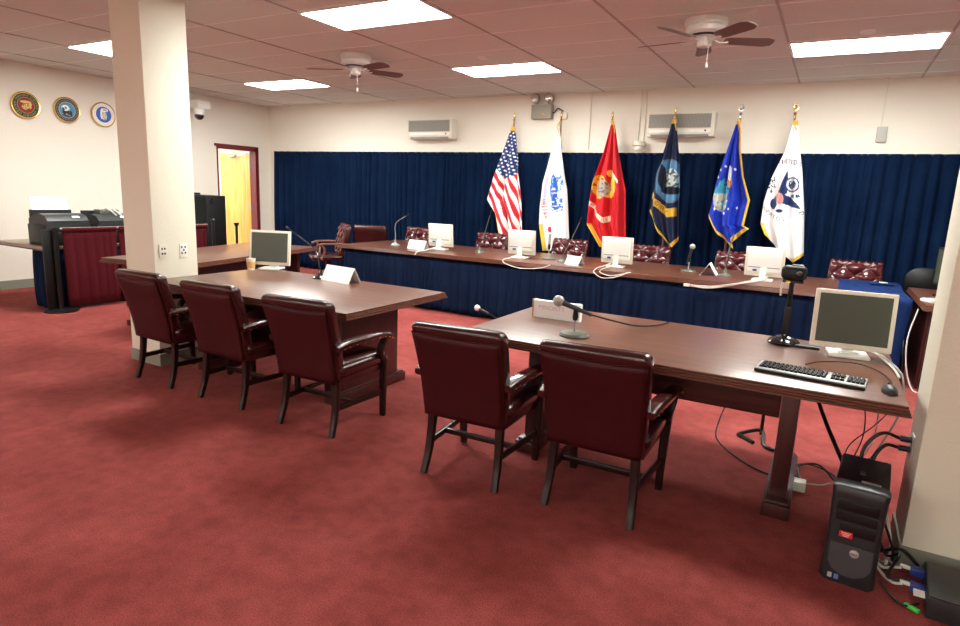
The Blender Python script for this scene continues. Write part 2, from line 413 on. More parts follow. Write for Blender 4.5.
# ------------------------------------------------------------------ back wall fittings
def aircon(x, label):
    t = thing('air_conditioner', label, 'air conditioner', (x, WY, 2.38), 0, 'wall air conditioners')
    w, h, d = .86, .31, .17
    m = MB(); m.box((0, -d/2, h/2), (w, d, h), bev=.015); m.build('casing', M_CREAMPL, t)
    m = MB(); m.box((-.01, -d-.003, h*.64), (w*.92, .01, h*.56), bev=.002); g = m.build('grille', M_ACGR, t)
    m = MB()
    for k in range(46): m.box((-.01-w*.45+k*w*.9/45, -d-.009, h*.64), (.006, .004, h*.52))
    m.build('grille_slats', M_ACSL, g, 0)
    m = MB(); m.box((0, -d-.006, h*.22), (w*.9, .015, .035), bev=.003); m.build('louvre', M_WHITEPL, t)
    m = MB(); m.box((0, -d+.02, h*.05), (w*.86, .045, .03)); m.build('outlet_slot', M_ACSL, t, 0)
    m = MB(); m.box((w*.38, -d-.014, h*.24), (.02, .006, .02)); m.build('indicator', M_BLACK, t)
aircon(-5.82, 'cream wall air conditioner on the left, above bare curtain')
aircon(-1.88, 'cream wall air conditioner partly behind the dark navy flag tip')
em = thing('emergency_light', 'tan emergency light box with two round lamps high on the back wall', 'emergency light', (-3.90, WY, 2.66))
m = MB(); m.box((0, -.05, .1), (.32, .10, .20), bev=.008); m.build('battery_box', M_EMG, em)
for s in (-1, 1):
    R = Matrix.Rotation(math.radians(90), 3, 'X') @ Matrix.Rotation(math.radians(s*12), 3, 'Y')
    m = MB(); m.lathe([(0, -.05), (.04, -.045), (.065, -.01), (.07, .03), (.062, .04), (0, .04)], (s*.105, -.07, .285), rot=R); hd = m.build('lamp_head', M_GREYPL, em)
    m = MB(); m.lathe([(0, .041), (.055, .041), (.03, .05), (0, .052)], (s*.105, -.07, .285), rot=R); m.build('lamp_lens', M_CHROME, hd)
    m = MB(); m.cyl((s*.105, -.06, .19), (s*.105, -.06, .24), .015); m.build('lamp_neck', M_GREYPL, em)
m = MB(); m.box((.04, -.102, .06), (.05, .004, .014)); m.build('plate', M_BRASS, em)
m = MB(); m.box((-3.57, WY-.02, 2.70), (.10, .04, .09), bev=.005)
oj = m.build('socket_box', M_CREAMPL); tag(oj, 'small cream socket box with a plugged-in lead right of the emergency light', 'socket')
m = MB(); m.tube(cr([(-3.80, WY-.03, 2.80), (-3.72, WY-.05, 2.74), (-3.66, WY-.05, 2.80), (-3.57, WY-.05, 2.76)]), .008); m.build('plug_lead', M_BLACK, oj)
m = MB(); m.tube(cr([(-3.60, WY-.02, 2.66), (-3.65, WY-.02, 2.56), (-3.60, WY-.02, 2.45), (-3.66, WY-.02, 2.34)]), .008); m.build('hanging_lead', M_BRASS, oj)
def conduit(x, z0, z1, label, r=.010, x1=None):
    m = MB(); m.tube([(x, WY-r, z1), (x if x1 is None else x1, WY-r, z0)], r, 8)
    tag(m.build('conduit_pipe', M_CREAMPL), label, 'conduit', 'thin conduit pipes on the back wall')
conduit(-3.17, 2.22, CEIL, 'thin cream conduit on the wall between the white and the red flag')
conduit(-2.46, 2.33, CEIL, 'thin cream conduit, left one of the pair beside the right air conditioner')
conduit(-2.385, 2.33, CEIL, 'thin cream conduit, right one of the pair beside the right air conditioner')
m = MB(); m.lathe([(0, -.06), (.05, -.06), (.06, -.03), (.06, 0), (.085, .005), (.085, .06), (0, .06)], (-2.42, WY-.09, 2.27)); tag(m.build('junction_dome', M_CREAMPL), 'round cream sensor dome on the wall below the pair of conduits', 'sensor')
m = MB(); m.box((.37, WY-.025, 2.40), (.10, .05, .17), bev=.006); tag(m.build('wall_sensor', M_GREYPL), 'small grey box on the back wall right of the last flag', 'sensor')
m = MB(); m.tube([(.35, WY-.008, 2.485), (.36, WY-.008, CEIL)], .006, 6); tag(m.build('sensor_cable', M_CREAMPL), 'thin cable running up to the ceiling from the small grey box', 'cable')
cm = thing('security_camera', 'white dome security camera on a wall bracket right of the cream pillar', 'security camera', (LX, 6.9, 2.6))
m = MB(); m.box((.22, .02, .20), (.44, .24, .13), bev=.01); m.build('bracket_box', M_WHITE, cm)
m = MB(); m.lathe([(.085, 0), (.085, .12), (0, .12)], (.33, .0, .04), n=20); m.build('dome_collar', M_WHITEPL, cm)
m = MB(); m.ball((.33, 0, .03), .075, 18, (1, 1, 1)); m.build('dome_lens', M_BLACKGL, cm)

# ------------------------------------------------------------------ plaques
def ell(X, Y, cx, cy, rx, ry): return ((X-cx)/rx)**2+((Y-cy)/ry)**2 < 1
def vpaint(o, cols):
    a = o.data.color_attributes.new('dye', 'FLOAT_COLOR', 'POINT')
    flat = []
    for c in cols: flat += [c[0], c[1], c[2], 1.0]
    a.data.foreach_set('color', flat)
GOLD = (.70, .42, .07); NAVY = (.010, .016, .07); WH = (.82, .80, .76)
def nz3(x, y, s=1.0): return noise.noise(Vector((x*s, y*s, 3.3)))
def seal_usmc(x, y):
    r = math.hypot(x, y)
    if r > .93: return GOLD
    if r > .64:
        return (.35, .30, .12) if (r > .70 and r < .86 and math.sin(math.atan2(y, x)*44) > .55) else (.012, .03, .02)
    if r > .60: return GOLD
    if ell(x, y, -.05, -.10, .26, .24): return (.75, .55, .2) if nz3(x, y, 9) > -.1 else (.3, .16, .05)
    if ell(x, y, .0, .26, .42, .10) or (abs(y+.1-(x+.1)*.4) < .06 and x > -.3 and x < .45): return (.72, .5, .16)
    if ell(x, y, .30, .0, .10, .25): return (.7, .48, .15)
    return (.26, .02, .02)
def seal_navy(x, y):
    r = math.hypot(x, y)
    if r > .93: return GOLD
    if r > .68:
        return (.3, .35, .4) if (r > .74 and r < .87 and math.sin(math.atan2(y, x)*40) > .5) else (.01, .02, .06)
    if r > .64: return GOLD
    if ell(x, y, -.12, .16, .32, .24): return (.85, .85, .82) if nz3(x, y, 7) > -.25 else (.02, .04, .08)
    if y < -.05 and abs(x) < .38 and y > -.42: return (.012, .02, .035) if nz3(x, y, 6) > -.3 else (.5, .4, .12)
    if y < -.38: return (.02, .10, .22)
    return (.05, .30, .50)
def seal_af(x, y):
    r = math.hypot(x, y)
    if r > .95: return GOLD
    if r > .68:
        return (.45, .45, .42) if (r > .76 and r < .88 and math.sin(math.atan2(y, x)*40) > .6) else (.8, .8, .76)
    if ell(x, y, .04, -.12, .22, .36): return (.62, .60, .52) if nz3(x, y, 9) > -.2 else (.3, .26, .16)
    if ell(x, y, .06, .38, .34, .16): return (.85, .83, .78) if nz3(x, y, 9) > -.15 else (.25, .18, .1)
    if ell(x, y, -.2, 0, .10, .4): return (.8, .8, .78)
    return (.03, .10, .42)
def plaque(y, z, fn, label):
    t = thing('wall_plaque', label, 'plaque', (LX, y, z), 0, 'round service plaques on the left wall')
    R = .175
    m = MB(); m.lathe([(0, 0), (R, 0), (R+.004, .008), (R+.004, .028), (R, .034), (R-.01, .03), (0, .03)], rot=Matrix.Rotation(PI/2, 3, 'Y'), n=48); m.build('rim', M_BRASS, t)
    bm = bmesh.new(); cols = []; NR, NA = 42, 120
    V = []
    for i in range(NR+1):
        row = []
        for k in range(NA):
            r = i/NR; a = 2*PI*k/NA; X, Y = r*math.cos(a), r*math.sin(a)
            row.append(bm.verts.new((.0305+.004*(1-r*r), X*(R-.008), Y*(R-.008)))); cols.append(fn(X, Y))
        V.append(row)
    for i in range(NR):
        for k in range(NA):
            q = (k+1) % NA
            bm.faces.new((V[i][k], V[i+1][k], V[i+1][q], V[i][q]))
    me = bpy.data.meshes.new('painted_face'); bm.to_mesh(me); bm.free(); me.materials.append(M_SEAL)
    o = bpy.data.objects.new('painted_face', me); COL.objects.link(o); o.parent = t; vpaint(o, cols)
plaque(4.47, 2.47, seal_usmc, 'round plaque with red centre and gold emblem, leftmost on the wall')
plaque(4.99, 2.475, seal_navy, 'round plaque with light blue centre and dark ring, middle one')
plaque(5.50, 2.475, seal_af, 'round plaque with white ring and blue centre, half behind the pillar')

# ------------------------------------------------------------------ curtains
def pleats(L, pitch, amp, seed, rnd=.35):
    rs = random.Random(seed); out = []; x = 0
    while x < L:
        w = pitch*(1+rs.uniform(-rnd, rnd)); out.append((x, w, amp*rs.uniform(.55, 1.25))); x += w
    return out
def pleated(m, P0, dirv, nrm, L, z0, z1, pitch, amp, seed, dx=.014, nz=8, topfac=.45, thick=.0):
    pl_ = pleats(L, pitch, amp, seed, .55); k = 0; cols = []
    n = int(L/dx); idx = 0
    P0 = Vector(P0); dirv = Vector(dirv); nrm = Vector(nrm)
    V = []
    for i in range(n+1):
        x = L*i/n
        while idx < len(pl_)-1 and x > pl_[idx][0]+pl_[idx][1]: idx += 1
        px, w, a = pl_[idx]; ph = (x-px)/w
        o = a*abs(math.sin(PI*ph))**.75
        col = []
        for j in range(nz+1):
            t = j/nz; z = z0+(z1-z0)*t
            fac = (1-t**3)+topfac*t**3
            sw = .012*math.sin(x*2.3+seed+3*t)*(1-t) + .014*noise.noise(Vector((x*1.7, t*2.5, seed)))*(1-t*.6)
            p = P0+dirv*(x+.02*math.sin(x*5.1+seed)*(1-t))+nrm*(o*fac+sw); col.append(m.bm.verts.new((p.x, p.y, z)))
        V.append(col)
    for i in range(n):
        for j in range(nz): m.bm.faces.new((V[i][j], V[i+1][j], V[i+1][j+1], V[i][j+1]))
def solid(o, t):
    md = o.modifiers.new('thickness', 'SOLIDIFY'); md.thickness = t; md.offset = 0
cu = thing('wall_curtain', 'long pleated navy curtain covering the back wall behind the flags', 'curtain', (-3.5, WY-.04, 0))
m = MB(); pleated(m, (-6.0, .0, 0), (1, 0, 0), (0, -1, 0), 12.9, .015, 2.18, .125, .075, 5, nz=12, topfac=.55)
solid(m.build('drape', M_CURT, cu, 180, fixn=False), .004)
m = MB(); m.box((.45, -.005, 2.17), (12.9, .03, .02)); m.build('curtain_rail', M_BLACKM, cu)

# ------------------------------------------------------------------ tables
def slab(m, x0, x1, y0, y1, z, th=.045):
    """table top with a stepped edge, top face at z"""
    cx, cyy = (x0+x1)/2, (y0+y1)/2; w, d = x1-x0, y1-y0
    m.box((cx, cyy, z-.007), (w-.030, d-.030, .014), bev=.005)
    for q in range(3): m.box((cx, cyy, z-.0195-.0115*q), (w-.020+.010*q, d-.020+.010*q, .0112), bev=.0054, seg=3)
    m.box((cx, cyy, z-.048), (w-.03, d-.03, .008))
def ped_table(x0, x1, y0, y1, lx, label):
    cx = (x0+x1)/2; cyy = (y0+y1)/2
    t = thing('conference_table', label, 'table', (cx, cyy, 0), 0, 'panel-end mahogany witness tables')
    m = MB(); slab(m, x0-cx, x1-cx, y0-cyy, y1-cyy, .75); m.build('tabletop', M_WOODT, t)
    ya, yb = y0+.30-cyy, y1-.26-cyy
    for X in lx:
        X -= cx
        m = MB(); m.box((X, (ya+yb)/2, .38), (.082, yb-ya, .65), bev=.004); lg = m.build('panel_leg', M_WOODD, t)
        m = MB(); m.box((X, (ya+yb)/2, .035), (.13, yb-ya+.16, .07), bev=.004); m.box((X, (ya+yb)/2, .078), (.112, yb-ya+.13, .016), bev=.006); m.build('foot_block', M_WOODD, lg)
    m = MB(); m.box(((lx[0]+lx[1])/2-cx, ya+.06, .595), (abs(lx[1]-lx[0])-.09, .03, .215), bev=.002); m.build('apron', M_WOODDX, t)
    m = MB(); m.box(((lx[0]+lx[1])/2-cx, (ya+yb)/2+.05, .40), (abs(lx[1]-lx[0])-.09, .025, .30)) if False else m.box(((lx[0]+lx[1])/2-cx, yb-.08, .66), (abs(lx[1]-lx[0])-.09, .03, .08)); m.build('rear_rail', M_WOODDX, t)
    return t
ped_table(-1.85, .40, 3.02, 4.20, (-1.46, -.06), 'right mahogany witness table carrying keyboard, monitor and desk microphone')
ped_table(-4.795, -2.65, 2.97, 4.19, (-4.42, -3.00), 'left mahogany witness table beside the cream pillar')

# dais
dz = thing('dais_table', 'long mahogany head table with pleated navy skirt in front of the flags', 'table', (-2.85, 7.32, 0))
X0, X1, Y0, Y1 = -6.06+2.85, .62+2.85, 6.62-7.32, 8.0-7.32
m = MB(); slab(m, X0, X1, Y0, Y1, .76); m.build('tabletop', M_WOODT, dz)
m = MB(); pleated(m, (X0+.05, Y0+.07, 0), (1, 0, 0), (0, -1, 0), X1-X0-.1, .02, .705, .095, .055, 21, dx=.011, nz=8, topfac=.2)
pleated(m, (X0+.05, Y1-.02, 0), (0, -1, 0), (-1, 0, 0), Y1-Y0-.1, .02, .705, .085, .030, 22, dx=.011, nz=6, topfac=.3)
solid(m.build('table_skirt', M_SKIRT, dz, 180, fixn=False), .003)
for x in (X0+.3, -1.0, 1.0, X1-.3):
    for y in (Y0+.25, Y1-.2):
        m = MB(); m.box((x, y, .354), (.06, .06, .708)); m.build('leg', M_WOODD, dz)

# side table behind pillar, turned a little
a = math.radians(13.6)
st = thing('side_table', 'mahogany side table turned slightly, standing behind the cream pillar', 'table', (-6.24, 4.86, 0), a)
m = MB(); slab(m, -.54, .54, -1.24, 1.24, .75); m.build('tabletop', M_WOODTY, st)
m = MB(); m.box((0, -.95, .35), (.8, .06, .70)); m.box((0, -.95, .03), (.95, .12, .06)); m.build('panel_leg', M_WOODD, st)
m = MB(); m.box((0, .95, .35), (.8, .06, .70)); m.box((0, .95, .03), (.95, .12, .06)); m.build('panel_leg', M_WOODD, st)
m = MB(); m.box((.22, 0, .47), (.03, 1.86, .46)); m.build('modesty_panel', M_WOODD, st)

# ------------------------------------------------------------------ guest armchairs
def make_armchair(label, loc, rz):
    t = thing('leather_armchair', label, 'chair', loc, rz, 'oxblood leather guest chairs')
    for s in (-1, 1):
        m = MB(); m.bar(cr([(s*.205, -.20, .42), (s*.21, -.205, .28), (s*.215, -.225, .13), (s*.222, -.265, 0)], 5), .046, .042, taper=lambda k: 1.05-.28*k, upv=(0, 1, 0)); m.build('leg', M_CHLEG, t)
        m = MB(); m.bar(cr([(s*.255, .235, .40), (s*.25, .235, .2), (s*.245, .24, 0)], 4), .048, .044, taper=lambda k: 1.05-.28*k, upv=(0, 1, 0)); m.build('leg', M_CHLEG, t)
        m = MB(); m.bar([(s*.215, -.225, .175), (s*.246, .237, .175)], .022, .035); m.build('stretcher', M_CHLEG, t)
        # armrest: leather pad with scrolled front
        m = MB(); path = cr([(s*.262, -.27, .585), (s*.27, -.15, .60), (s*.285, .03, .605), (s*.288, .19, .597), (s*.286, .262, .572)], 5)
        m.sweep(path, rr(.030, .019, .014, 4), taper=lambda k: .8+.45*math.sin(PI*min(1, k*1.1+.12))**1.0 if k < .82 else 1.1-.9*(k-.82)); ar = m.build('armrest', M_LEATH, t, 60)
        m = MB()
        for p in path[2::2]:
            m.ball((p.x+s*.034, p.y, p.z-.012), .0042, 6); m.ball((p.x-s*.034, p.y, p.z-.012), .0042, 6)
        m.build('nail_trim', M_BRASS, ar)
        m = MB(); m.bar(cr([(s*.284, .225, .585), (s*.284, .175, .53), (s*.272, .165, .47), (s*.262, .215, .42), (s*.255, .235, .37)], 5), .034, .046, upv=(1, 0, 0)); m.build('arm_post', M_CHLEG, t)
    m = MB(); m.bar([(-.228, -.03, .175), (.228, -.03, .175)], .022, .032); m.build('stretcher', M_CHLEG, t)
    m = MB(); m.box((0, .02, .375), (.50, .48, .07), bev=.012); m.build('seat_frame', M_LEATH, t)
    m = MB()
    lo = []
    for z, e in ((.385, .0), (.40, .012), (.44, .014), (.462, 0), (.475, -.03), (.482, -.09)):
        lo.append([(x, y+.03, z) for x, y in rr(.255+e, .24+e, .05, 5)])
    m.loft(lo); m.build('seat_cushion', M_LEATH, t, 60)
    # backrest
    def cen(k): return Vector((0, -.205-.03*k-.105*k**1.7, .335+.565*k))
    lo = []
    ks = [0, .03, .08, .2, .35, .5, .65, .8, .88, .94, .97, .99, 1.0]
    ex = [.030, .012, 0, 0, 0, 0, 0, 0, .002, .003, .010, .022, .04]
    for k, e in zip(ks, ex):
        c = cen(k); hw_ = .243+.028*k-e*.6; hd = .047-e*.8
        if k > .85: hd += .012*(1-abs(k-.93)/.08) if abs(k-.93) < .08 else 0
        row = []
        for x, y in rr(hw_, max(.012, hd), min(.03, max(.01, hd-.004)), 4):
            sag = .018*(x/hw_)**2 * (1 if k > .5 else 0)*(k-.5)*2
            wr = .004*math.sin(x*60)*(1 if k > .8 else 0)
            row.append((x, c.y+y+.014, c.z-sag+(wr if y > 0 or k > .95 else 0)))
        lo.append(row)
    m = MB(); m.loft(lo); bk = m.build('backrest', M_LEATH, t, 60)
    # outside back panel with curved top seam
    m = MB()
    def bp(u, v):
        x = -1+2*u; top = .90-.045*(1-x*x)
        k = .015+(top-.015)*v; c = cen(k); hw_ = (.243+.028*k)*.965
        yy = c.y-.040-.009*(1-abs(x)**6)*(1-abs(2*v-1)**8)
        return (x*hw_, yy, c.z-.018*x*x*max(0, k-.5)*2)
    m.grid(bp, 22, 16); pn = m.build('back_panel', M_LEATHB, bk, 180, fixn=False); solid(pn, .004)
    m = MB()
    m.tube([Vector(bp(i/22, 1.0))+Vector((0, -.002, 0)) for i in range(23)], .0045, 6); m.build('seam_piping', M_LEATH, bk)
    return t
ch = make_armchair('oxblood leather armchair, rightmost and nearest, at the right witness table', (-.88, 2.985, 0), math.radians(1))
dup(ch, (-1.60, 2.94, 0), math.radians(2), 'oxblood leather armchair at the left end of the right witness table')
dup(ch, (-2.80, 2.995, 0), math.radians(2), 'oxblood leather armchair at the right end of the left witness table')
dup(ch, (-3.64, 3.015, 0), math.radians(0), 'oxblood leather armchair, middle one of three at the left witness table')
dup(ch, (-4.42, 3.02, 0), math.radians(-2), 'oxblood leather armchair in front of the cream pillar, farthest left')

# ------------------------------------------------------------------ tufted executive chairs
def make_exec(label, loc, rz):
    t = thing('executive_chair', label, 'chair', loc, rz, 'tufted oxblood chairs behind the head table')
    m = MB()
    for k in range(5):
        a = 2*PI*k/5+.3
        m.bar([(0, 0, .10), (.15*math.cos(a), .15*math.sin(a), .09), (.29*math.cos(a), .29*math.sin(a), .065)], .04, .03)
    m.build('star_base', M_CHLEG, t)
    for k in range(5):
        a = 2*PI*k/5+.3
        m = MB(); m.lathe([(0, -.016), (.024, -.016), (.028, 0), (.024, .016), (0, .016)], (.29*math.cos(a), .29*math.sin(a), .028), n=12, rot=Matrix.Rotation(a, 3, 'Z') @ Matrix.Rotation(PI/2, 3, 'X')); m.build('caster', M_BLACK, t)
    m = MB(); m.cyl((0, 0, .09), (0, 0, .40), .028); m.build('column_post', M_BLACKM, t)
    m = MB(); lo = []
    for z, e in ((.39, -.01), (.40, .0), (.44, .012), (.465, 0), (.48, -.03), (.49, -.10)):
        lo.append([(x, y+.02, z) for x, y in rr(.25+e, .245+e, .06, 5)])
    m.loft(lo); m.build('seat_cushion', M_LEATH, t, 60)
    # backrest shell
    W_ = .265; zb, zt = .46, .955
    def yc(z): return -.21-.10*((z-zb)/(zt-zb))
    lo = []
    for z, e in ((zb, .02), (zb+.03, 0), (.6, -.006), (.75, -.01), (.88, -.004), (zt-.03, 0), (zt-.008, .012), (zt, .035)):
        lo.append([(x, yc(z)+y, z) for x, y in rr(W_-e, .05-e*.6, .025, 4)])
    m = MB(); m.loft(lo); bk = m.build('backrest', M_LEATH, t, 60)
    dx, dzz = .115, .10
    def tf(u, v):
        x = (-1+2*u)*(W_-.012); z = zb+.03+(zt-zb-.035)*v
        p = PI*(x/dx+z/dzz)*.5*1.0; q = PI*(x/dx-z/dzz)*.5
        h = abs(math.sin(p)*math.sin(q))**.55
        edge = min(1, min(u, 1-u)*9)*min(1, min(v, 1-v)*9)
        return (x, yc(z)+.046+.044*h*edge+.004, z)
    m = MB(); m.grid(tf, 60, 56); tp = m.build('tufted_panel', M_TUFT, bk, 180, fixn=False); solid(tp, .004)
    # rolled top and wings covered in the same tufts
    m = MB()
    for k in range(8):
        x = -W_+.035+k*(2*W_-.07)/7
        m.ball((x, yc(zt)+.012, zt-.006), .034, 14, (1.0, 1.35, .75))
    m.build('rolled_top', M_TUFT, bk, 180)
    m = MB(); btn = []
    for i in range(-5, 6):
        for j in range(8, 22):
            x = i*dx*.5*2/2; z = j*dzz/2*1.0
            if (i+j) % 2 == 0 and abs(x) < W_-.03 and zb+.05 < z < zt-.04:
                m.ball((x*1.0, yc(z)+.054, z), .011, 8)
    m.build('buttons', M_LEATH, bk)
    for s in (-1, 1):
        m = MB(); m.bar(cr([(s*.27, -.24, .665), (s*.295, -.05, .665), (s*.30, .12, .66), (s*.29, .21, .63)], 4), .05, .028); m.build('armrest', M_CHARM, t, 50)
        m = MB(); m.bar(cr([(s*.295, .13, .65), (s*.29, .08, .56), (s*.255, .10, .44)], 4), .03, .035, upv=(1, 0, 0)); m.build('arm_post', M_CHARM, t)
        m = MB(); m.lathe([(0, 0), (.028, 0), (.028, .008), (0, .012)], (s*.27, .12, .43), n=14, rot=Matrix.Rotation(s*PI/2, 3, 'Y')); m.build('arm_bolt', M_BRASS, t)
    return t
ec = make_exec('tufted oxblood chair behind the first monitor from the left', (-5.74, 7.91, 0), PI)
for x, l in ((-4.42, 'tufted oxblood chair left of the stars and stripes flag foot, behind the second monitor'),
             (-3.17, 'tufted oxblood chair between the blue-emblem white flag and the tent card'),
             (-2.03, 'tufted oxblood chair under the navy flag with the round emblem'),
             (-.94, 'tufted oxblood chair under the bright blue flag'),
             (.30, 'tufted oxblood chair behind the blue cloth, farthest right')):
    dup(ec, (x, 7.90+.02*random.random(), 0), PI+random.uniform(-.04, .04), l)
dup(ec, (-7.10, 7.50, 0), math.radians(142), 'tufted oxblood chair with wooden arms, turned away beside the left end of the head table')
dup(ec, (-6.62, 8.10, 0), math.radians(28), 'tufted oxblood chair with its plain back to the room near the left curtain corner')

# ------------------------------------------------------------------ flags
GL = {'A':'01110 10001 10001 11111 10001 10001 10001','C':'01111 10000 10000 10000 10000 10000 01111','D':'11110 10001 10001 10001 10001 10001 11110',
'E':'11111 10000 10000 11110 10000 10000 11111','G':'01111 10000 10000 10011 10001 10001 01111','I':'01110 00100 00100 00100 00100 00100 01110',
'M':'10001 11011 10101 10101 10001 10001 10001','N':'10001 11001 10101 10011 10001 10001 10001','O':'01110 10001 10001 10001 10001 10001 01110',
'P':'11110 10001 10001 11110 10000 10000 10000','R':'11110 10001 10001 11110 10100 10010 10001','S':'01111 10000 10000 01110 00001 00001 11110',
'T':'11111 00100 00100 00100 00100 00100 00100','U':'10001 10001 10001 10001 10001 10001 01110','Y':'10001 10001 01010 00100 00100 00100 00100',
'J':'00111 00001 00001 00001 00001 10001 01110','7':'11111 00001 00010 00100 01000 01000 01000','5':'11111 10000 11110 00001 00001 10001 01110','1':'00100 01100 00100 00100 00100 00100 01110'}
GL = {k: v.split() for k, v in GL.items()}
def letters(seq):
    """seq: list of (char, cx, cy, angle, height)"""
    pre = [(GL[c], cx, cy, math.cos(a), math.sin(a), h) for c, cx, cy, a, h in seq if c in GL]
    def hit(X, Y):
        for g, cx, cy, ca, sa, h in pre:
            dx, dy = X-cx, Y-cy
            if abs(dx)+abs(dy) > h*1.4: continue
            x = (dx*ca+dy*sa)/h*7+2.5; y = (-dx*sa+dy*ca)/h*7+3.5
            if 0 <= x < 5 and 0 <= y < 7 and g[int(y)][int(x)] == '1': return True
        return False
    return hit
def arc(txt, cx, cy, R, a0, a1, h, flip=False):
    out = []
    for i, c in enumerate(txt):
        a = math.radians(a0+(a1-a0)*i/(len(txt)-1))
        out.append((c, cx+R*math.cos(a), cy+R*math.sin(a), a+(PI/2 if not flip else -PI/2), h))
    return out
def interp(pts, y):
    if y <= pts[0][0]: return pts[0][1]
    for (a, b), (c, d) in zip(pts, pts[1:]):
        if y <= c: return b+(d-b)*(y-a)/(c-a)
    return pts[-1][1]
RED = (.50, .012, .03)
def p_us(X, Y, s, t):
    cb = interp([(85, 262), (125, 337), (198, 296)], X)
    if Y < cb:
        x = X-120; y = Y-90; u = (x*.95+y*.30)/17.5; v = (y*.95-x*.30)/15
        u += .5*(math.floor(v) % 2)
        fx, fy = u-math.floor(u)-.5, v-math.floor(v)-.5
        return WH if fx*fx+fy*fy*.75 < .05 else (.012, .03, .14)
    q = X-.34*(Y-300)+.06*(110-X)*(1 if X < 110 else 0)
    return RED if (q/28.0+.15) % 1 < .5 else WH
def p_army(X, Y, s, t):
    if ell(X, Y, 105, 330, 17, 72) and nz3(X, Y, .12) > -.22: return (.02, .12, .48)
    if ell(X, Y, 133, 308, 22, 38) and nz3(X, Y, .16) > .0: return (.05, .22, .55)
    if ell(X, Y, 122, 390, 28, 32) and nz3(X+9, Y, .15) > -.02: return (.03, .15, .50)
    if army_txt(X, Y): return (.6, .03, .03)
    if ell(X, Y, 86, 500, 10, 13): return (.55, .02, .06)
    if ell(X, Y, 97, 450, 4, 40): return (.75, .45, .42)
    return (.83, .83, .84)
army_txt = letters([('U', 62, 372, 1.1, 15), ('N', 66, 388, 1.1, 15), ('I', 69, 402, 1.2, 15), ('T', 72, 416, 1.3, 15), ('E', 74, 432, 1.35, 15), ('D', 76, 448, 1.4, 15)])
def p_usmc(X, Y, s, t):
    if ell(X, Y, 100, 325, 27, 36): return (.36, .30, .26) if nz3(X, Y, .10) > -.2 else (.13, .12, .12)
    if ell(X, Y, 88, 318, 34, 50) and nz3(X, Y, .09) > -.28: return (.72, .40, .05)
    if ell(X, Y, 142, 312, 15, 38) or ell(X, Y, 128, 350, 20, 15) or ell(X, Y, 128, 262, 9, 14): return (.74, .42, .06)
    if abs((Y-262)-(X-140)*1.25) < 8 and 134 < X < 168: return (.80, .72, .6)
    rib = interp([(42, 385), (60, 405), (85, 445), (105, 460), (135, 448)], X)
    if abs(Y-rib) < 12 and 40 < X < 133: return (.55, .10, .06) if usmc_txt(X, Y) else (.78, .66, .48)
    return (.55, .010, .018)
usmc_txt = letters([(c, 52+i*12.5, interp([(42, 385), (60, 405), (85, 445), (105, 460), (135, 448)], 52+i*12.5), .6 if i < 4 else 0, 13) for i, c in enumerate('MARINE')])
def p_navy(X, Y, s, t):
    if ell(X, Y, 120, 315, 56, 86):
        if not ell(X, Y, 120, 315, 50, 79): return (.12, .20, .30)
        if ell(X, Y, 92, 300, 13, 50) or ell(X, Y, 125, 352, 40, 16): return (.012, .015, .03)
        if ell(X, Y, 126, 308, 27, 42): return (.62, .66, .60) if nz3(X, Y, .11) > -.08 else (.09, .13, .16)
        return (.10, .26, .46)
    rib = interp([(45, 360), (62, 395), (90, 425), (115, 440), (140, 435)], X)
    if 46 < X < 143 and abs(Y-rib) < 17: return (.05, .03, .02) if navy_txt(X, Y) else (.72, .42, .05)
    return (.011, .018, .055)
navy_txt = letters([(c, 58+i*10, interp([(45, 360), (62, 395), (90, 425), (115, 440), (140, 435)], 58+i*10), .9 if i < 3 else .5, 16) for i, c in enumerate('USNAVY') if c in GL])
def p_af(X, Y, s, t):
    if ell(X, Y, 82, 385, 28, 52):
        return (.05, .28, .42) if (Y < 365 or nz3(X, Y, .1) > .2) else (.52, .49, .42)
    if ell(X, Y, 96, 345, 20, 40) and nz3(X, Y, .12) > -.2: return (.05, .34, .42)
    if ell(X, Y, 120, 285, 9, 30): return (.75, .72, .68)
    if ell(X, Y, 120, 315, 11, 28): return (.60, .20, .05)
    for cx, cy in ((103, 258), (85, 272), (75, 300), (95, 442), (115, 425), (60, 425), (140, 270), (145, 420)):
        if ell(X, Y, cx, cy, 3.4, 4.6): return WH
    return (.012, .035, .42)
cg_txt = letters(arc('UNITED STATES', 120, 365, 140, -100, -46, 16) + arc('PARATUS', 112, 340, 100, 152, 96, 16, True) + [('5', 62, 300, .3, 17), ('1', 72, 288, .3, 17), ('7', 54, 318, .3, 17), ('D', 172, 415, 1.2, 17)])
def p_cg(X, Y, s, t):
    N = (.012, .03, .12)
    if cg_txt(X, Y): return (.03, .05, .10)
    r = math.hypot((X-138), (Y-310)*.95)
    if r < 27: return N if (r > 22 or r < 15 and nz3(X, Y, .2) > -.3) else (.70, .70, .70)
    if ell(X, Y, 92, 362, 13, 22): return (.62, .30, .28)
    # raised wing, spread wing, head, tail, olive branch
    if abs(X-(112-(Y-300)*.22)) < interp([(262, 2), (300, 11), (340, 16), (352, 4)], Y) and 262 < Y < 352: return N
    if 100 < X < 168 and abs(Y-interp([(100, 362), (130, 372), (168, 398)], X)) < interp([(100, 18), (135, 17), (168, 3)], X): return N
    if ell(X, Y, 68, 382, 14, 20) or ell(X, Y, 90, 408, 13, 7) or ell(X, Y, 78, 362, 7, 9): return N
    if ell(X, Y, 150, 352, 18, 9) and nz3(X, Y, .2) > -.05: return N
    if ell(X, Y, 62, 308, 14, 36) and nz3(X, Y, .16) > .12: return (.05, .06, .08)
    return (.84, .81, .82) if X > 100 else (.82, .77, .78)

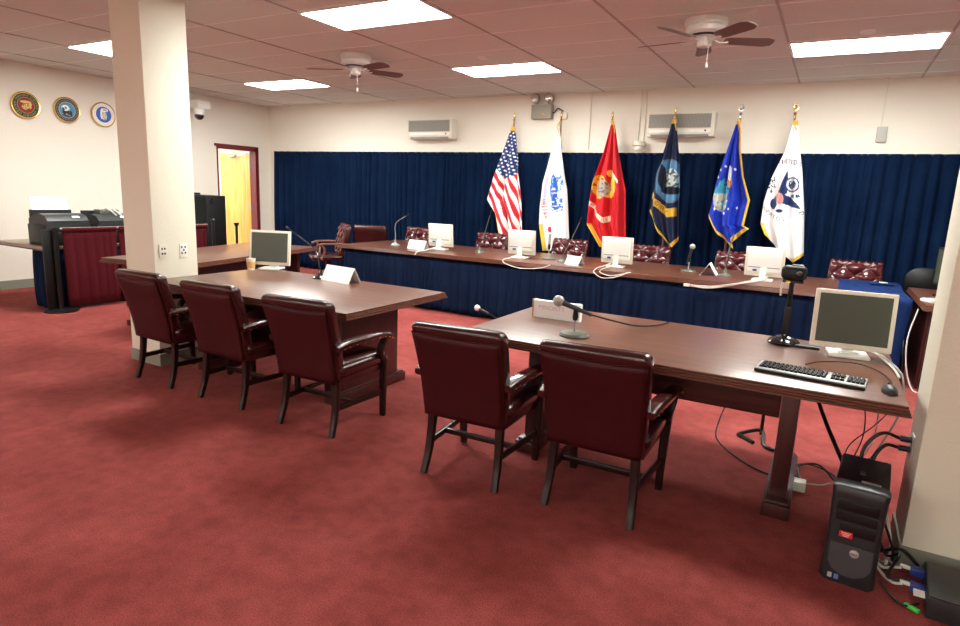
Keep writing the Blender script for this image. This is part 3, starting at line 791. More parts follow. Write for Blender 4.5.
AFF = {'us': (-4.2739, 2.5410, 0.01671, 0.00037, 0.00082, -0.01462), 'army': (-3.5422, 2.5157, 0.01543, 0.00035, 0.00098, -0.01405),
'usmc': (-2.7584, 2.5690, 0.01410, 0.00027, 0.00112, -0.01340), 'navy': (-1.9560, 2.5289, 0.01283, 0.00026, 0.00126, -0.01278),
'af': (-1.1591, 2.5386, 0.01161, 0.00022, 0.00138, -0.01215), 'cg': (-0.5279, 2.5266, 0.01070, 0.00020, 0.00145, -0.01166)}
def flag(key, zx, zy, sc, ox, oy, tip, left, right, bot, paint, fr, label, topY, fin='spear', seed=0, cord=None):
    A = AFF[key]; YF = 8.38
    def world(X, Y):
        u = zx+X/sc-ox; v = zy+Y/sc-oy
        return A[0]+A[2]*u+A[4]*v, A[1]+A[3]*u+A[5]*v
    px, pz = world(*tip)
    t = thing('service_flag', label, 'flag', (px, YF+.045, 0), 0, 'fringed flags on poles behind the head table')
    m = MB(); m.lathe([(0, 0), (.15, 0), (.15, .02), (.11, .045), (.04, .06), (.03, .12), (0, .12)]); m.build('flag_base', M_BRASS, t)
    m = MB(); m.tube([(0, 0, .10), (0, 0, pz-.14)], .013, 10); m.build('flag_pole', M_CHARM, t)
    if fin == 'spear':
        m = MB(); m.lathe([(0, -.16), (.016, -.16), (.018, -.14), (.010, -.13), (.020, -.115), (.008, -.10), (.017, -.075), (.010, -.03), (0, 0)], (0, 0, pz), n=16)
    else:
        m = MB(); m.lathe([(0, -.16), (.016, -.16), (.018, -.14), (.010, -.125), (.022, -.11), (.010, -.095), (.014, -.07), (.008, -.05), (0, -.04)], (0, 0, pz), n=16)
        for s in (-1, 1): m.bar(cr([(0, 0, pz-.07), (s*.025, 0, pz-.05), (s*.018, 0, pz-.01)], 4), .012, .03, taper=lambda k: 1.1-.8*k)
        m.ball((0, -.01, pz-.015), .013, 10, (1, 1.2, 1.5))
    m.build('finial', M_BRASS if fin != 'eagle_silver' else M_CHROME, t)
    NU, NV = 84, 230
    bm = bmesh.new(); cols = []; V = []
    for j in range(NV+1):
        row = []
        for i in range(NU+1):
            s = i/NU; tt = j/NV
            # bottom outline depends on the column
            Xb = interp(left, 9e9)*(1-s)+interp(right, 9e9)*s
            yb = interp(bot, s); Y = topY+(yb-topY)*tt
            l, r = interp(left, Y), interp(right, Y); X = l+(r-l)*s
            wx, wz = world(X, Y)
            w = min(1, tt*2.2)
            d = .055*w*math.sin(2*PI*(s*2.2+seed*.31)+.8*tt)+.022*w*math.sin(2*PI*(s*4.7+seed*.17)+2*tt)+.012*w*noise.noise(Vector((s*5, tt*3, seed)))
            # hang round the pole near the top
            row.append(bm.verts.new((wx-px, d-.020-.095*w, wz)))
            c = None
            for kind, ya, w0 in fr:
                if kind == 'l' and Y > ya and X-l < w0: c = 1
                if kind == 'r' and Y > ya and r-X < w0: c = 1
                if kind == 'b' and yb-Y < w0 and s >= ya: c = 1
            if Y < topY+18 and key not in ('army',): c = 1
            if c:
                g = .85+.3*((i*7+j*3) % 5)/5; cols.append((.78*g, .48*g, .05*g))
            else: cols.append(paint(X, Y, s, tt))
        V.append(row)
    for j in range(NV):
        for i in range(NU): bm.faces.new((V[j][i], V[j][i+1], V[j+1][i+1], V[j+1][i]))
    me = bpy.data.meshes.new('flag_cloth'); bm.to_mesh(me); bm.free(); me.materials.append(M_FLAG)
    for p in me.polygons: p.use_smooth = True
    o = bpy.data.objects.new('flag_cloth', me); COL.objects.link(o); o.parent = t; vpaint(o, cols); solid(o, .003)
    m = MB()
    cx, cz = world(*cord[0]); 
    pts = [(world(*q)[0]-px, -.045, world(*q)[1]) for q in cord]
    m.tube(cr(pts, 5), .007, 6); m.build('gold_cord', M_GOLD, t)
flag('us', 480, 110, 4.82, 512, 126, (160, 8), [(80, 148), (240, 95), (430, 35), (500, 80), (610, 100)], [(80, 166), (230, 190), (300, 195), (430, 212), (560, 215)],
     [(0, 612), (.3, 625), (1, 600)], p_us, [('l', 425, 13)], 'stars and stripes flag with gold fringe, first flag from the left', 82, seed=1, cord=[(156, 70), (160, 85), (172, 110)])
flag('army', 530, 110, 4.18, 558, 127, (128, 5), [(60, 112), (90, 113), (165, 95), (310, 65), (400, 55), (480, 52), (580, 66)], [(60, 116), (100, 126), (165, 134), (250, 150), (330, 165), (550, 172)],
     [(0, 590), (.2, 592), (.5, 560), (1, 550)], p_army, [('l', 478, 10), ('b', .55, 10)], 'white flag with blue emblem, second flag from the left', 64, seed=2, cord=[(120, 55), (114, 72), (122, 95), (129, 125), (132, 160)])
flag('usmc', 580, 110, 4.17, 612, 122, (134, 2), [(45, 131), (180, 100), (300, 60), (380, 45), (480, 33), (570, 85)], [(45, 140), (80, 146), (180, 160), (330, 190), (510, 192), (600, 192)],
     [(0, 572), (.2, 590), (1, 590)], p_usmc, [('l', 475, 12)], 'scarlet flag with gold globe emblem and scroll', 44, seed=3, cord=[(136, 40), (143, 80), (147, 120), (150, 150)])
flag('navy', 640, 100, 3.91, 672, 124, (138, 22), [(75, 126), (180, 100), (290, 65), (370, 50), (435, 38), (520, 60), (585, 95)], [(75, 140), (140, 146), (230, 156), (330, 160), (545, 156)],
     [(0, 440), (.2, 520), (.48, 588), (1, 545)], p_navy, [('l', 430, 8), ('b', 0, 16)], 'dark navy flag with round blue and white emblem over a gold ribbon', 74, seed=4, cord=[(132, 76), (138, 95), (142, 120)])
flag('af', 700, 100, 3.91, 738, 122, (162, 18), [(78, 145), (190, 110), (330, 65), (420, 45), (450, 35), (520, 45), (580, 85)], [(78, 158), (190, 162), (300, 176), (390, 200), (490, 176), (500, 196)],
     [(0, 465), (.15, 530), (.42, 585), (.45, 560), (.6, 545), (1, 500)], p_af, [('r', 70, 9), ('b', 0, 17)], 'bright blue flag with shield emblem and gold fringe down its right side', 76, fin='eagle_silver', seed=5, cord=[(150, 76), (156, 95), (160, 130)])
flag('cg', 755, 100, 3.68, 795, 122, (152, 14), [(78, 142), (190, 110), (290, 60), (380, 30), (460, 18), (530, 45), (600, 60)], [(78, 158), (180, 165), (260, 175), (400, 182), (570, 180)],
     [(0, 500), (.2, 545), (.65, 602), (1, 572)], p_cg, [('l', 455, 12), ('b', .6, 12)], 'white flag with navy eagle emblem and lettering, rightmost flag', 74, fin='eagle', seed=6, cord=[(150, 76), (148, 95), (152, 110)])

# ------------------------------------------------------------------ monitors
def monitor(label, loc, rz, z0=.76, w=.37, h=.31, cable=True, yaw_tilt=0, screen=True):
    t = thing('flat_monitor', label, 'monitor', (loc[0], loc[1], z0), rz)      # screen faces -y locally
    R = Matrix.Rotation(math.radians(-7), 3, 'X')
    c = Vector((0, .0, .044+h/2))
    def T(m): bmesh.ops.transform(m.bm, matrix=Matrix.Translation(c) @ R.to_4x4(), verts=m.bm.verts); return m
    m = MB(); m.box((0, 0, 0), (w, .032, h), bev=.006); bz = T(m).build('bezel', M_CREAMPL, t)
    m = MB(); m.box((0, -.0165, .004), (w-.045, .003, h-.052)); T(m).build('screen', M_SCREEN, bz)
    m = MB(); m.box((0, .030, .012), (w*.84, .034, h*.74), bev=.012); rh = T(m).build('rear_housing', M_WHITEPL, t)
    m = MB(); m.box((0, .049, -h*.17), (w*.80, .004, .008)); T(m).build('vent_slot', M_ACSL, rh, 0)
    m = MB(); m.box((w*.22, .052, -h*.27), (.04, .03, .018), bev=.003); T(m).build('video_plug', M_BLUEPLUG, rh)
    m = MB(); m.box((0, .045, .08), (.065, .025, .13), rot=Matrix.Rotation(.2, 3, 'X'), bev=.006); m.build('stand_neck', M_CREAMPL, t)
    m = MB(); m.box((0, .02, .010), (.20, .17, .018), bev=.007); m.box((0, .04, .022), (.10, .10, .012), bev=.005); m.build('stand_base', M_WHITEPL, t)
    return t
WHC = 0
monitor('white-backed monitor on the head table beside the leftmost tent card', (-4.68, 7.17), PI+.10)
monitor('white-backed monitor on the head table below the stars and stripes flag', (-3.40, 7.10), PI+.08)
monitor('white-backed monitor on the head table below the scarlet flag', (-2.15, 7.10), PI+.06)
monitor('white-backed monitor on the head table in front of the rightmost flag', (-.56, 7.15), PI-.02, w=.385)
monitor('cream monitor with dark screen at the far left corner of the left witness table', (-4.64, 4.13), .42, z0=.75, w=.40, h=.33)
monitor('large cream monitor with dark screen on the right witness table', (.172, 3.88), .10, z0=.75, w=.39, h=.32)

def cable(pts, r, m_, label, group=None, name='cable'):
    m = MB(); m.tube(cr(pts, 7), r, 6)
    return tag(m.build(name, m_), label, 'cable', group)
cable([(-2.17, 7.16, .83), (-2.22, 6.95, .79), (-2.24, 6.68, .775), (-2.23, 6.55, .74), (-2.12, 6.53, .69), (-1.98, 6.56, .71), (-1.86, 6.60, .766)], .006, M_WCABLE, 'white cable looping over the table edge below the third monitor')
cable([(-2.12, 7.16, .83), (-2.14, 6.90, .785), (-2.17, 6.66, .772), (-2.16, 6.56, .745), (-2.04, 6.54, .72), (-1.92, 6.58, .745), (-1.84, 6.64, .767)], .005, M_WCABLE, 'thinner white cable beside the loop below the third monitor')
cable([(-3.40, 7.16, .84), (-3.44, 6.90, .775), (-3.42, 6.66, .772), (-3.36, 6.56, .74), (-3.15, 6.54, .70), (-2.9, 6.57, .72), (-2.78, 6.60, .765)], .005, M_WCABLE, 'white cable hanging over the table edge below the second monitor')
cable([(-4.60, 7.20, .86), (-4.66, 7.0, .80), (-4.66, 6.75, .776), (-4.67, 6.60, .765), (-4.68, 6.56, .73)], .007, M_WCABLE, 'white cable draped over the table edge below the first monitor')
cable([(-.52, 7.2, .82), (-.58, 6.95, .785), (-.68, 6.70, .775), (-.80, 6.58, .745), (-1.0, 6.54, .70), (-1.18, 6.55, .70)], .009, M_WCABLE, 'thick white cable sagging in front of the head table to a connector')
cable([(-.48, 7.2, .83), (-.55, 6.92, .79), (-.66, 6.68, .778), (-.78, 6.57, .76), (-.98, 6.53, .72), (-1.18, 6.54, .712)], .006, M_WCABLE, 'thinner white cable above the thick sagging one on the head table front')
m = MB(); m.box((-1.22, 6.55, .705), (.06, .03, .03), bev=.005); tag(m.build('cable_connector', M_CREAMPL), 'small cream connector hanging on the front edge of the head table', 'connector')

# ------------------------------------------------------------------ microphones
def goose(label, base, tip, bend, z0=.76, r=.065, m_=None, headm=None):
    t = thing('gooseneck_microphone', label, 'microphone', (base[0], base[1], z0), 0)
    m_ = m_ or M_GREYGRN
    m = MB(); m.lathe([(0, 0), (r, 0), (r, .01), (r*.85, .022), (r*.35, .034), (.018, .05), (.014, .08), (0, .08)]); m.build('base', m_, t)
    tp = Vector(tip)-Vector((base[0], base[1], z0)); bd = Vector(bend)-Vector((base[0], base[1], z0))
    m = MB(); pts = cr([(0, 0, .05), (bd.x*.15, bd.y*.15, bd.z*.45), bd, tp], 6); m.tube(pts, .0055, 8); m.build('stem', m_, t)
    d = (pts[-1]-pts[-3]).normalized()
    m = MB(); m.tube([tp-d*.01, tp+d*.055], .009, 10, taper=lambda k: .9+.3*k); m.build('microphone_head', headm or M_BLACK, t)
    return t
goose('gooseneck microphone at the left end of the head table', (-5.45, 7.15), (-5.22, 7.10, 1.20), (-5.42, 7.12, 1.08), m_=M_SILVER)
goose('gooseneck microphone left of the second monitor on the head table', (-4.10, 7.25), (-3.93, 7.2, 1.28), (-4.02, 7.22, 1.02))
goose('gooseneck microphone pointing right beside the fallen tent card', (-2.82, 7.08), (-2.60, 7.0, 1.27), (-2.73, 7.04, 1.00))
goose('slim gooseneck microphone under the bright blue flag', (-.95, 7.22), (-.92, 7.25, 1.16), (-.95, 7.22, .95), headm=M_GREYGRN)
goose('gooseneck microphone leaning left on the left witness table', (-3.90, 4.03), (-4.40, 4.15, 1.15), (-4.02, 4.08, 1.0), z0=.75, r=.07, m_=M_BLACKGL)
m = MB(); 
def standmic(label, base, z0, h, head, headr=.026, body=None):
    t = thing('desk_microphone', label, 'microphone', (base[0], base[1], z0), 0)
    m = MB(); m.lathe([(0, 0), (.086, 0), (.089, .008), (.08, .020), (.02, .026), (0, .026)]); m.build('base', M_GREYGRN, t)
    m = MB(); m.cyl((0, 0, .02), (0, 0, h), .0065, 10); m.build('stand_rod', M_SILVER, t)
    m = MB(); m.lathe([(0, h-.02), (.014, h-.02), (.017, h), (.013, h+.045), (0, h+.05)]); m.build('mic_clip', M_BLACK, t)
    hd = Vector(head); d = hd.normalized(); c = Vector((0, 0, h+.05))
    m = MB(); m.tube([c-d*.10, c+d*.09], .015, 12, taper=lambda k: .65+.5*k); m.build('mic_body', body or M_DKGREY, t)
    m = MB(); m.ball(c+d*.112, headr, 16); m.build('mic_head', M_SILVER, t)
    return t
standmic('handheld microphone in a round-based desk stand, in front of the name plate', (-1.235, 3.36), .75, .115, (-.80, -.10, .25), .034)
standmic('upright desk microphone with pale round head right of the third monitor', (-1.37, 7.35), .76, .13, (.15, .0, .8), .032)
standmic('short upright microphone stand between second monitor and tent card', (-3.07, 7.22), .76, .15, (.02, 0, 1), .022, M_SILVER)
cable([(-1.14, 3.37, .887), (-1.04, 3.45, .855), (-.96, 3.66, .80), (-.90, 3.92, .765), (-.86, 4.12, .757)], .005, M_BLACK, 'black microphone cable crossing the right witness table', name='cable')

# name cards
def tent(label, loc, rz, w=.30, h=.11, d=.11, z0=.76, name='tent_card', rx=0):
    t = thing(name, label, 'name card', (loc[0], loc[1], z0), rz)
    for s in (-1, 1):
        m = MB(); ang = math.atan2(d/2, h)
        m.box((0, s*d/4, h/2), (w, .002, math.hypot(d/2, h)), rot=Matrix.Rotation(s*ang, 3, 'X')); m.build('card_face', M_PAPER, t, 0)
    return t
tent('white tent card beside the leftmost monitor on the head table', (-4.93, 6.98), -.05, w=.29, h=.12)
tent('white tent card tilted over in front of a tufted chair, beside the third gooseneck', (-2.61, 6.94), -.35, w=.21, h=.10, d=.13)
tent('white tent card seen end-on as an inverted V on the head table', (-1.12, 7.24), PI/2+.05, w=.20, h=.13, d=.17)
tent('white tent card on the left witness table beside the gooseneck microphone', (-3.66, 4.03), -.12, w=.36, h=.13, d=.14, z0=.75)
npk = thing('name_plate', 'white name plate with faint red lettering behind the desk microphone', 'name plate', (-1.51, 3.76, .75), -.0)
m = MB(); m.box((0, 0, .058), (.33, .045, .116), bev=.002); m.build('plate_block', M_PAPER, npk, 0)
m = MB(); m.box((-.170, 0, .06), (.010, .05, .12)); m.build('end_block', M_CARDEDGE, npk, 0)
text_mesh('MINORITY', .040, M_INK, 'lettering', npk, Matrix.Translation((-.035, -.0235, .070)) @ Matrix.Rotation(PI/2, 4, 'X'))
# cup
cu = thing('plastic_cup', 'clear plastic cup with amber drink left of the cream monitor', 'cup', (-4.735, 3.98, .75))
m = MB(); m.lathe([(0, .0), (.030, 0), (.033, .012), (.041, .105), (.043, .11), (.040, .11), (.031, .014), (0, .012)]); m.build('cup_wall', M_WHITEPL, cu)
m = MB(); m.lathe([(.0, .02), (.0345, .02), (.0415, .08), (0, .08)]); m.build('drink', M_AMBER, cu)

# ------------------------------------------------------------------ right table gear
kb = thing('computer_keyboard', 'black and silver keyboard along the near edge of the right witness table', 'keyboard', (.005, 3.285, .75), math.radians(-6))
m = MB(); m.box((0, 0, .011), (.47, .165, .018), bev=.005); m.build('keyboard_frame', M_SILVER, kb)
m = MB(); m.box((0, -.086, .009), (.47, .012, .014), bev=.003); m.build('front_lip', M_BLACK, kb)
def keys(nm, x0, x1, y0, y1, nx, ny):
    m = MB(); dx = (x1-x0)/nx; dy = (y1-y0)/ny
    for j in range(ny):
        for i in range(nx): m.box((x0+dx*(i+.5)+(j % 2)*.002, y0+dy*(j+.5), .024), (dx*.78, dy*.74, .010), bev=.002, seg=1)
    m.build(nm, M_BLACK, kb, 0)
m = MB(); m.box((-.075, 0, .0196), (.295, .128, .002)); m.box((.118, .028, .0196), (.062, .07, .002)); m.box((.118, -.045, .0196), (.062, .035, .002)); m.box((.192, -.008, .0196), (.074, .108, .002)); m.build('key_bed', M_DKGREY, kb, 0)
keys('letter_keys', -.22, .07, -.062, .062, 15, 6); keys('arrow_keys', .09, .146, -.06, -.03, 3, 2); keys('editing_keys', .09, .146, -.005, .06, 3, 3); keys('number_keys', .158, .227, -.06, .044, 4, 5)
ms = thing('computer_mouse', 'dark grey mouse at the right corner of the right witness table', 'mouse', (.325, 3.215, .75), math.radians(10))
m = MB(); m.ball((0, 0, .006), .05, 18, (.62, 1.05, .62)); bmesh.ops.bisect_plane(m.bm, geom=m.bm.verts[:]+m.bm.edges[:]+m.bm.faces[:], plane_co=(0, 0, .001), plane_no=(0, 0, -1), clear_outer=True); m.build('mouse_shell', M_DKGREY, ms)
m = MB(); m.ball((0, .028, .034), .006, 10); m.build('scroll_wheel', M_BLACK, ms)
cable([(.33, 3.27, .76), (.345, 3.40, .757), (.30, 3.60, .757), (.20, 3.70, .757), (.05, 3.62, .757), (-.02, 3.50, .757)], .003, M_BLACK, 'thin black mouse cable curving behind the keyboard', name='mouse_cable')
cable([(.20, 3.97, .80), (.30, 3.93, .78), (.355, 3.80, .762), (.375, 3.65, .762), (.385, 3.52, .757)], .006, M_WCABLE, 'white monitor cable curving along the right end of the table')
cable([(.22, 3.99, .79), (.32, 3.95, .775), (.372, 3.82, .76), (.392, 3.66, .762), (.405, 3.55, .74), (.415, 3.52, .60), (.36, 3.5, .42), (.28, 3.45, .25)], .005, M_GCABLE, 'grey cable dropping over the right end of the table')
# conference camera on a stalk
dc = thing('camera_stand', 'black desktop camera on a tall stalk with round chromed base', 'camera', (-.155, 3.99, .75))
m = MB(); m.lathe([(0, 0), (.085, 0), (.09, .012), (.078, .026), (.045, .042), (.02, .05), (0, .05)]); m.build('base', M_BLACKGL, dc)
m = MB(); m.tube([(-.012, 0, .04), (-.004, 0, .38)], .008, 10); m.tube([(.012, 0, .04), (.008, 0, .38)], .007, 10); m.box((0, 0, .14), (.038, .02, .16), bev=.005); m.build('stalk', M_BLACK, dc)
m = MB(); m.box((.006, 0, .375), (.11, .09, .012), bev=.005); m.build('tray', M_DKGREY, dc)
m = MB()
lo = []
for y, k in ((-.05, .75), (-.042, .95), (-.01, 1.0), (.03, .95), (.045, .8)):
    lo.append([(x*k+.006, y, z*k+.425) for x, z in rr(.068, .042, .028, 5)])
m.loft(lo); hd = m.build('camera_body', M_BLACK, dc, 60)
m = MB(); m.lathe([(0, 0), (.02, 0), (.018, .008), (.010, .010), (0, .008)], (.035, -.049, .425), n=16, rot=Matrix.Rotation(PI/2, 3, 'X')); m.build('lens', M_BLACKGL, hd)
m = MB(); m.box((.02, -.002, .470), (.06, .05, .006), bev=.003); m.build('top_button', M_MIDGREY, hd)
m = MB(); m.box((-.018, -.045, .374), (.022, .01, .010), bev=.002); m.build('clip', M_YELLOW, dc)
m = MB(); m.tube(cr([(-.045, -.04, .37), (-.05, -.045, .33), (-.046, -.045, .29)], 4), .006, 6); m.build('white_tag', M_WCABLE, dc)
m = MB(); m.box((-.03, 3.97, .758), (.13, .09, .016), bev=.004); tag(m.build('power_brick', M_BLACK), 'small black adapter on the table left of the large monitor stand', 'adapter')

# ------------------------------------------------------------------ computer tower
tw = thing('computer_tower', 'black computer tower with red label on the carpet below the table end', 'computer', (.248, 2.80, 0), math.radians(-5))
m = MB()
w_, h_, d_ = .195, .425, .44
m.box((0, .05+d_/2-.02, h_/2), (w_, d_-.06, h_-.01), bev=.012); m.build('case', M_BLACK, tw)
m = MB(); lo = []
for z, e in ((.0, .01), (.015, 0), (.10, .004), (.22, .006), (h_-.03, .002), (h_+.004, -.002), (h_+.012, .012)):
    lo.append([(x, y+.035, z) for x, y in rr(w_/2+.004-e, .04-e*.5, .02, 4)])
m.loft(lo); fb = m.build('front_bezel', M_DKGREY, tw, 50)
m = MB()
poly = [(-.078, .10), (-.06, .065), (-.02, .045), (.02, .045), (.06, .065), (.078, .10), (.078, .185), (-.078, .185)]
m.prism(poly, 0, .006, Matrix.Translation((0, -.006, 0)) @ Matrix.Rotation(PI/2, 4, 'X')); m.build('lower_panel', M_MIDGREY, fb, 20)
m = MB(); m.box((0, -.005, .355), (.15, .008, .045), bev=.002); m.build('optical_drive', M_BLACK, fb)
m = MB(); m.box((0, -.005, .305), (.15, .008, .040), bev=.002); m.build('drive_blank', M_BLACK, fb)
m = MB(); m.box((.01, -.005, .25), (.13, .008, .042), bev=.002); m.build('floppy_drive', M_BLACK, fb)
m = MB(); m.box((-.028, -.0105, .228), (.048, .004, .026), bev=.001); rl = m.build('red_label', M_RED, fb)
for k in range(3):
    m = MB(); m.box((-.028, -.0130, .235-.007*k), (.034-.006*k, .0008, .0022)); m.build('label_line', M_PAPER, rl, 0)
m = MB(); m.lathe([(0, 0), (.017, 0), (.017, .005), (.012, .008), (0, .008)], (.012, -.012, .155), n=24, rot=Matrix.Rotation(PI/2, 3, 'X')); bg = m.build('round_badge', M_SILVER, fb)
text_mesh('DELL', .011, M_DKGREY, 'badge_lettering', bg, Matrix.Translation((.012, -.0203, .155)) @ Matrix.Rotation(PI/2, 4, 'X'), .0003)
m = MB(); m.box((-.062, -.003, .028), (.016, .004, .022)); m.build('sticker', M_GREYPL, fb, 0)
m = MB(); m.box((-.038, -.003, .028), (.016, .004, .022)); m.build('sticker', mat('blue sticker', (.12, .2, .5), .4), fb, 0)
m = MB(); m.box((.03, .10, h_+.002), (.07, .02, .006), rot=Matrix.Rotation(-.1, 3, 'Z')); m.build('top_sticker', M_GREYPL, tw, 0)
m = MB(); m.box((-.005, .22, h_-.003), (.02, .035, .005)); m.build('top_emblem', M_MIDGREY, tw, 0)
m = MB(); m.box((-.094, .10, .33), (.003, .012, .016)); m.build('side_sticker', mat('dull red', (.2, .03, .02), .5), tw, 0)

# floor gear under the right table
m = MB(); m.box((.00, 3.67, .03), (.13, .07, .055), bev=.006); tag(m.build('power_supply', M_CREAMPL), 'cream power supply box on the carpet left of the computer tower', 'adapter')
rs = random.Random(8)
nests = [([(.05, 3.72, .03), (-.02, 3.90, .02), (.06, 4.05, .015), (.20, 3.95, .02), (.28, 3.6, .03)], .005, M_BLACK, 'black cable coiled behind the cream power supply box'),
 ([(.03, 3.72, .05), (.02, 3.82, .08), (.12, 3.85, .10), (.22, 3.70, .06), (.27, 3.45, .05)], .006, M_BLACK, 'black cable looping between power supply and computer tower'),
 ([(.06, 3.66, .05), (.14, 3.74, .03), (.2, 3.82, .02), (.3, 3.7, .03)], .004, M_GCABLE, 'grey lead behind the computer tower'),
 ([(.20, 3.24, .36), (.10, 3.45, .50), (.03, 3.68, .62), (.02, 3.85, .72)], .011, M_BLACK, 'thick black cable rising from the tower to the table underside'),
 ([(.24, 3.26, .34), (.31, 3.40, .45), (.33, 3.6, .56), (.30, 3.8, .70)], .003, M_GCABLE, 'thin grey wire rising behind the tower, right one'),
 ([(.22, 3.26, .34), (.27, 3.40, .48), (.26, 3.6, .60), (.20, 3.8, .70)], .003, M_BLACK, 'thin black wire rising behind the tower, middle one'),
 ([(.20, 3.26, .34), (.22, 3.42, .40), (.33, 3.5, .52), (.40, 3.4, .70)], .003, M_BLACK, 'thin black wire rising to the table end beside the column'),
 ([(.402, 3.28, .53), (.33, 3.26, .545), (.27, 3.24, .47), (.26, 3.22, .36)], .008, M_BLACK, 'upper black power cord from the column outlet to the tower'),
 ([(.402, 3.28, .485), (.35, 3.26, .49), (.31, 3.23, .42), (.31, 3.22, .28), (.34, 3.22, .12), (.33, 3.2, .03)], .008, M_BLACK, 'lower black power cord from the column outlet'),
 ([(.37, 3.22, .42), (.38, 3.2, .25), (.42, 3.12, .08), (.40, 3.02, .03)], .006, M_WCABLE, 'white cable standing against the column base'),
 ([(.33, 3.1, .05), (.38, 3.02, .04), (.40, 3.02, .06), (.43, 2.99, .05), (.455, 2.98, .06)], .005, M_GCABLE, 'grey cable running from tower to the blue connectors'),
 ([(.36, 3.20, .02), (.385, 3.10, .05), (.42, 3.06, .09), (.46, 3.05, .10), (.52, 3.045, .05)], .008, M_BLACK, 'thick black cable bunched between column base and dark box'),
 ([(.35, 3.16, .20), (.39, 3.10, .16), (.43, 3.08, .05), (.40, 3.00, .02), (.37, 3.05, .04)], .006, M_BLACK, 'black cable curling down beside the tower back corner'),
 ([(.36, 3.12, .12), (.40, 3.05, .06), (.44, 3.0, .10), (.40, 2.92, .03), (.47, 2.90, .05)], .006, M_BLACK, 'black cable tangled at the column base'),
 ([(.375, 2.90, .012), (.41, 2.80, .010), (.45, 2.76, .010), (.50, 2.79, .02)], .005, M_BLACK, 'black cable along the carpet in front of the blue connectors'),
 ([(.36, 3.04, .03), (.39, 2.99, .03), (.42, 2.975, .05), (.45, 2.97, .06)], .006, M_WCABLE, 'white video cable leading to the upper blue connector'),
 ([(.36, 3.03, .02), (.39, 2.95, .015), (.42, 2.89, .025), (.45, 2.875, .04)], .006, M_WCABLE, 'white video cable leading to the lower blue connector'),
 ([(-.43, 4.55, .32), (-.50, 4.40, .08), (-.47, 4.15, .008), (-.25, 3.85, .006), (-.02, 3.72, .01)], .005, M_BLACK, 'black wire curving over the carpet from the floor stand'),
 ([(-1.9, 3.9, .006), (-1.75, 3.88, .006), (-1.6, 3.86, .006), (-1.2, 3.90, .006)], .004, M_BLACK, 'thin black wire on the carpet under the left end of the right table')]
for pts, r, mm, l in nests: cable(pts, r, mm, l)
swb = thing('video_switch_box', 'flat dark box with blue connectors at the foot of the right column', 'switch box', (.685, 2.87, 0), math.radians(-4))
m = MB(); m.box((0, 0, .045), (.32, .30, .088), bev=.005); m.build('box_case', M_DKGREY, swb)
m = MB(); m.box((0, 0, .092), (.31, .29, .006), bev=.002); m.build('lid', M_DKGREY, swb)
for dx_, dy_, z in ((-.185, .09, .06), (-.185, -.01, .04)):
    m = MB(); m.box((dx_, dy_, z), (.05, .045, .03), bev=.004); cb = m.build('video_connector', M_BLUEPLUG, swb)
    m = MB(); m.cyl((dx_-.02, dy_+.012, z), (dx_-.06, dy_+.012, z), .009, 10); m.build('strain_relief', M_WCABLE, cb)
for k in range(3):
    m = MB(); m.cyl((-.162, -.04-.018*k, .045), (-.20, -.04-.018*k, .045), .006, 8); m.build('audio_plug', M_WCABLE, swb)
m = MB(); m.box((.475, 2.76, .010), (.055, .018, .014), rot=Matrix.Rotation(-.6, 3, 'Z'), bev=.004); tag(m.build('green_plug', M_GREEN), 'bright green plug lying on the carpet before the dark box', 'plug')
# mic floor stands
fs = thing('floor_stand', 'black tubular floor stand seen under the right witness table', 'stand', (-.23, 4.40, 0))
m = MB(); m.tube([(.0, 0, .02), (0, 0, .70)], .012, 10); m.build('upright', M_BLACKM, fs)
m = MB(); m.tube(cr([(-.03, -.17, .014), (-.10, -.10, .014), (-.13, -.06, .014), (0, 0, .05), (.03, -.16, .014), (.08, -.22, .014), (.16, -.20, .014)], 4), .013, 8); m.build('tube_foot', M_BLACKM, fs)
bs = thing('floor_microphone', 'microphone on a floor boom behind the left end of the right table', 'microphone', (-2.42, 4.66, 0))
m = MB(); m.lathe([(0, 0), (.12, 0), (.12, .012), (.02, .03), (0, .03)]); m.build('base', M_BLACKM, bs)
m = MB(); m.tube([(0, 0, .02), (0, 0, .48)], .009, 8); m.tube([(0, 0, .48), (-.14, 0, .53)], .008, 8); m.build('boom', M_BLACKM, bs)
m = MB(); m.tube([(-.10, 0, .515), (-.20, 0, .548)], .013, 10); m.build('mic_body', M_DKGREY, bs)
m = MB(); m.ball((-.215, 0, .553), .028, 14); m.build('mic_head', M_WHITEPL, bs)

# ------------------------------------------------------------------ right end of the dais
bc = thing('blue_tablecloth', 'blue cloth draped over the right end of the head table', 'cloth', (.45, 7.3, .76))
m = MB()
def dr(u, v):
    # u across x, v along length: from the back edge over the top and down the front
    s = v*2.05; x = -.30+.56*u
    wr = .012*noise.noise(Vector((u*6, v*9, 1)))+.006*noise.noise(Vector((u*19, v*19, 4)))
    if s < 1.36: y, z = .66-s, .012+abs(wr)
    else:
        q = s-1.36; y = -.70-.03-.02*math.sin(u*14+1)*min(1, q*3)-wr; z = .01-q
    return (x+.01*math.sin(v*12), y, z)
m.grid(dr, 40, 80)
def dr2(u, v):
    s = v*.72; y = .64-1.36*u
    return (.27-.03+.012+.02*math.sin(u*22)*min(1, v*3)+.03*v, y, .012-s)
m.grid(dr2, 60, 20); o = m.build('cloth_drape', M_CLOTHB, bc, 180, fixn=False); solid(o, .004)
m = MB(); m.box((.08, .30, .035), (.22, .12, .012), rot=Matrix.Rotation(.3, 3, 'Z') @ Matrix.Rotation(.12, 3, 'X'), bev=.003); tag(m.build('blue_folder', M_CLOTHB), 'blue folder lying on the draped blue cloth', 'folder').location = (.45, 7.3, .76)
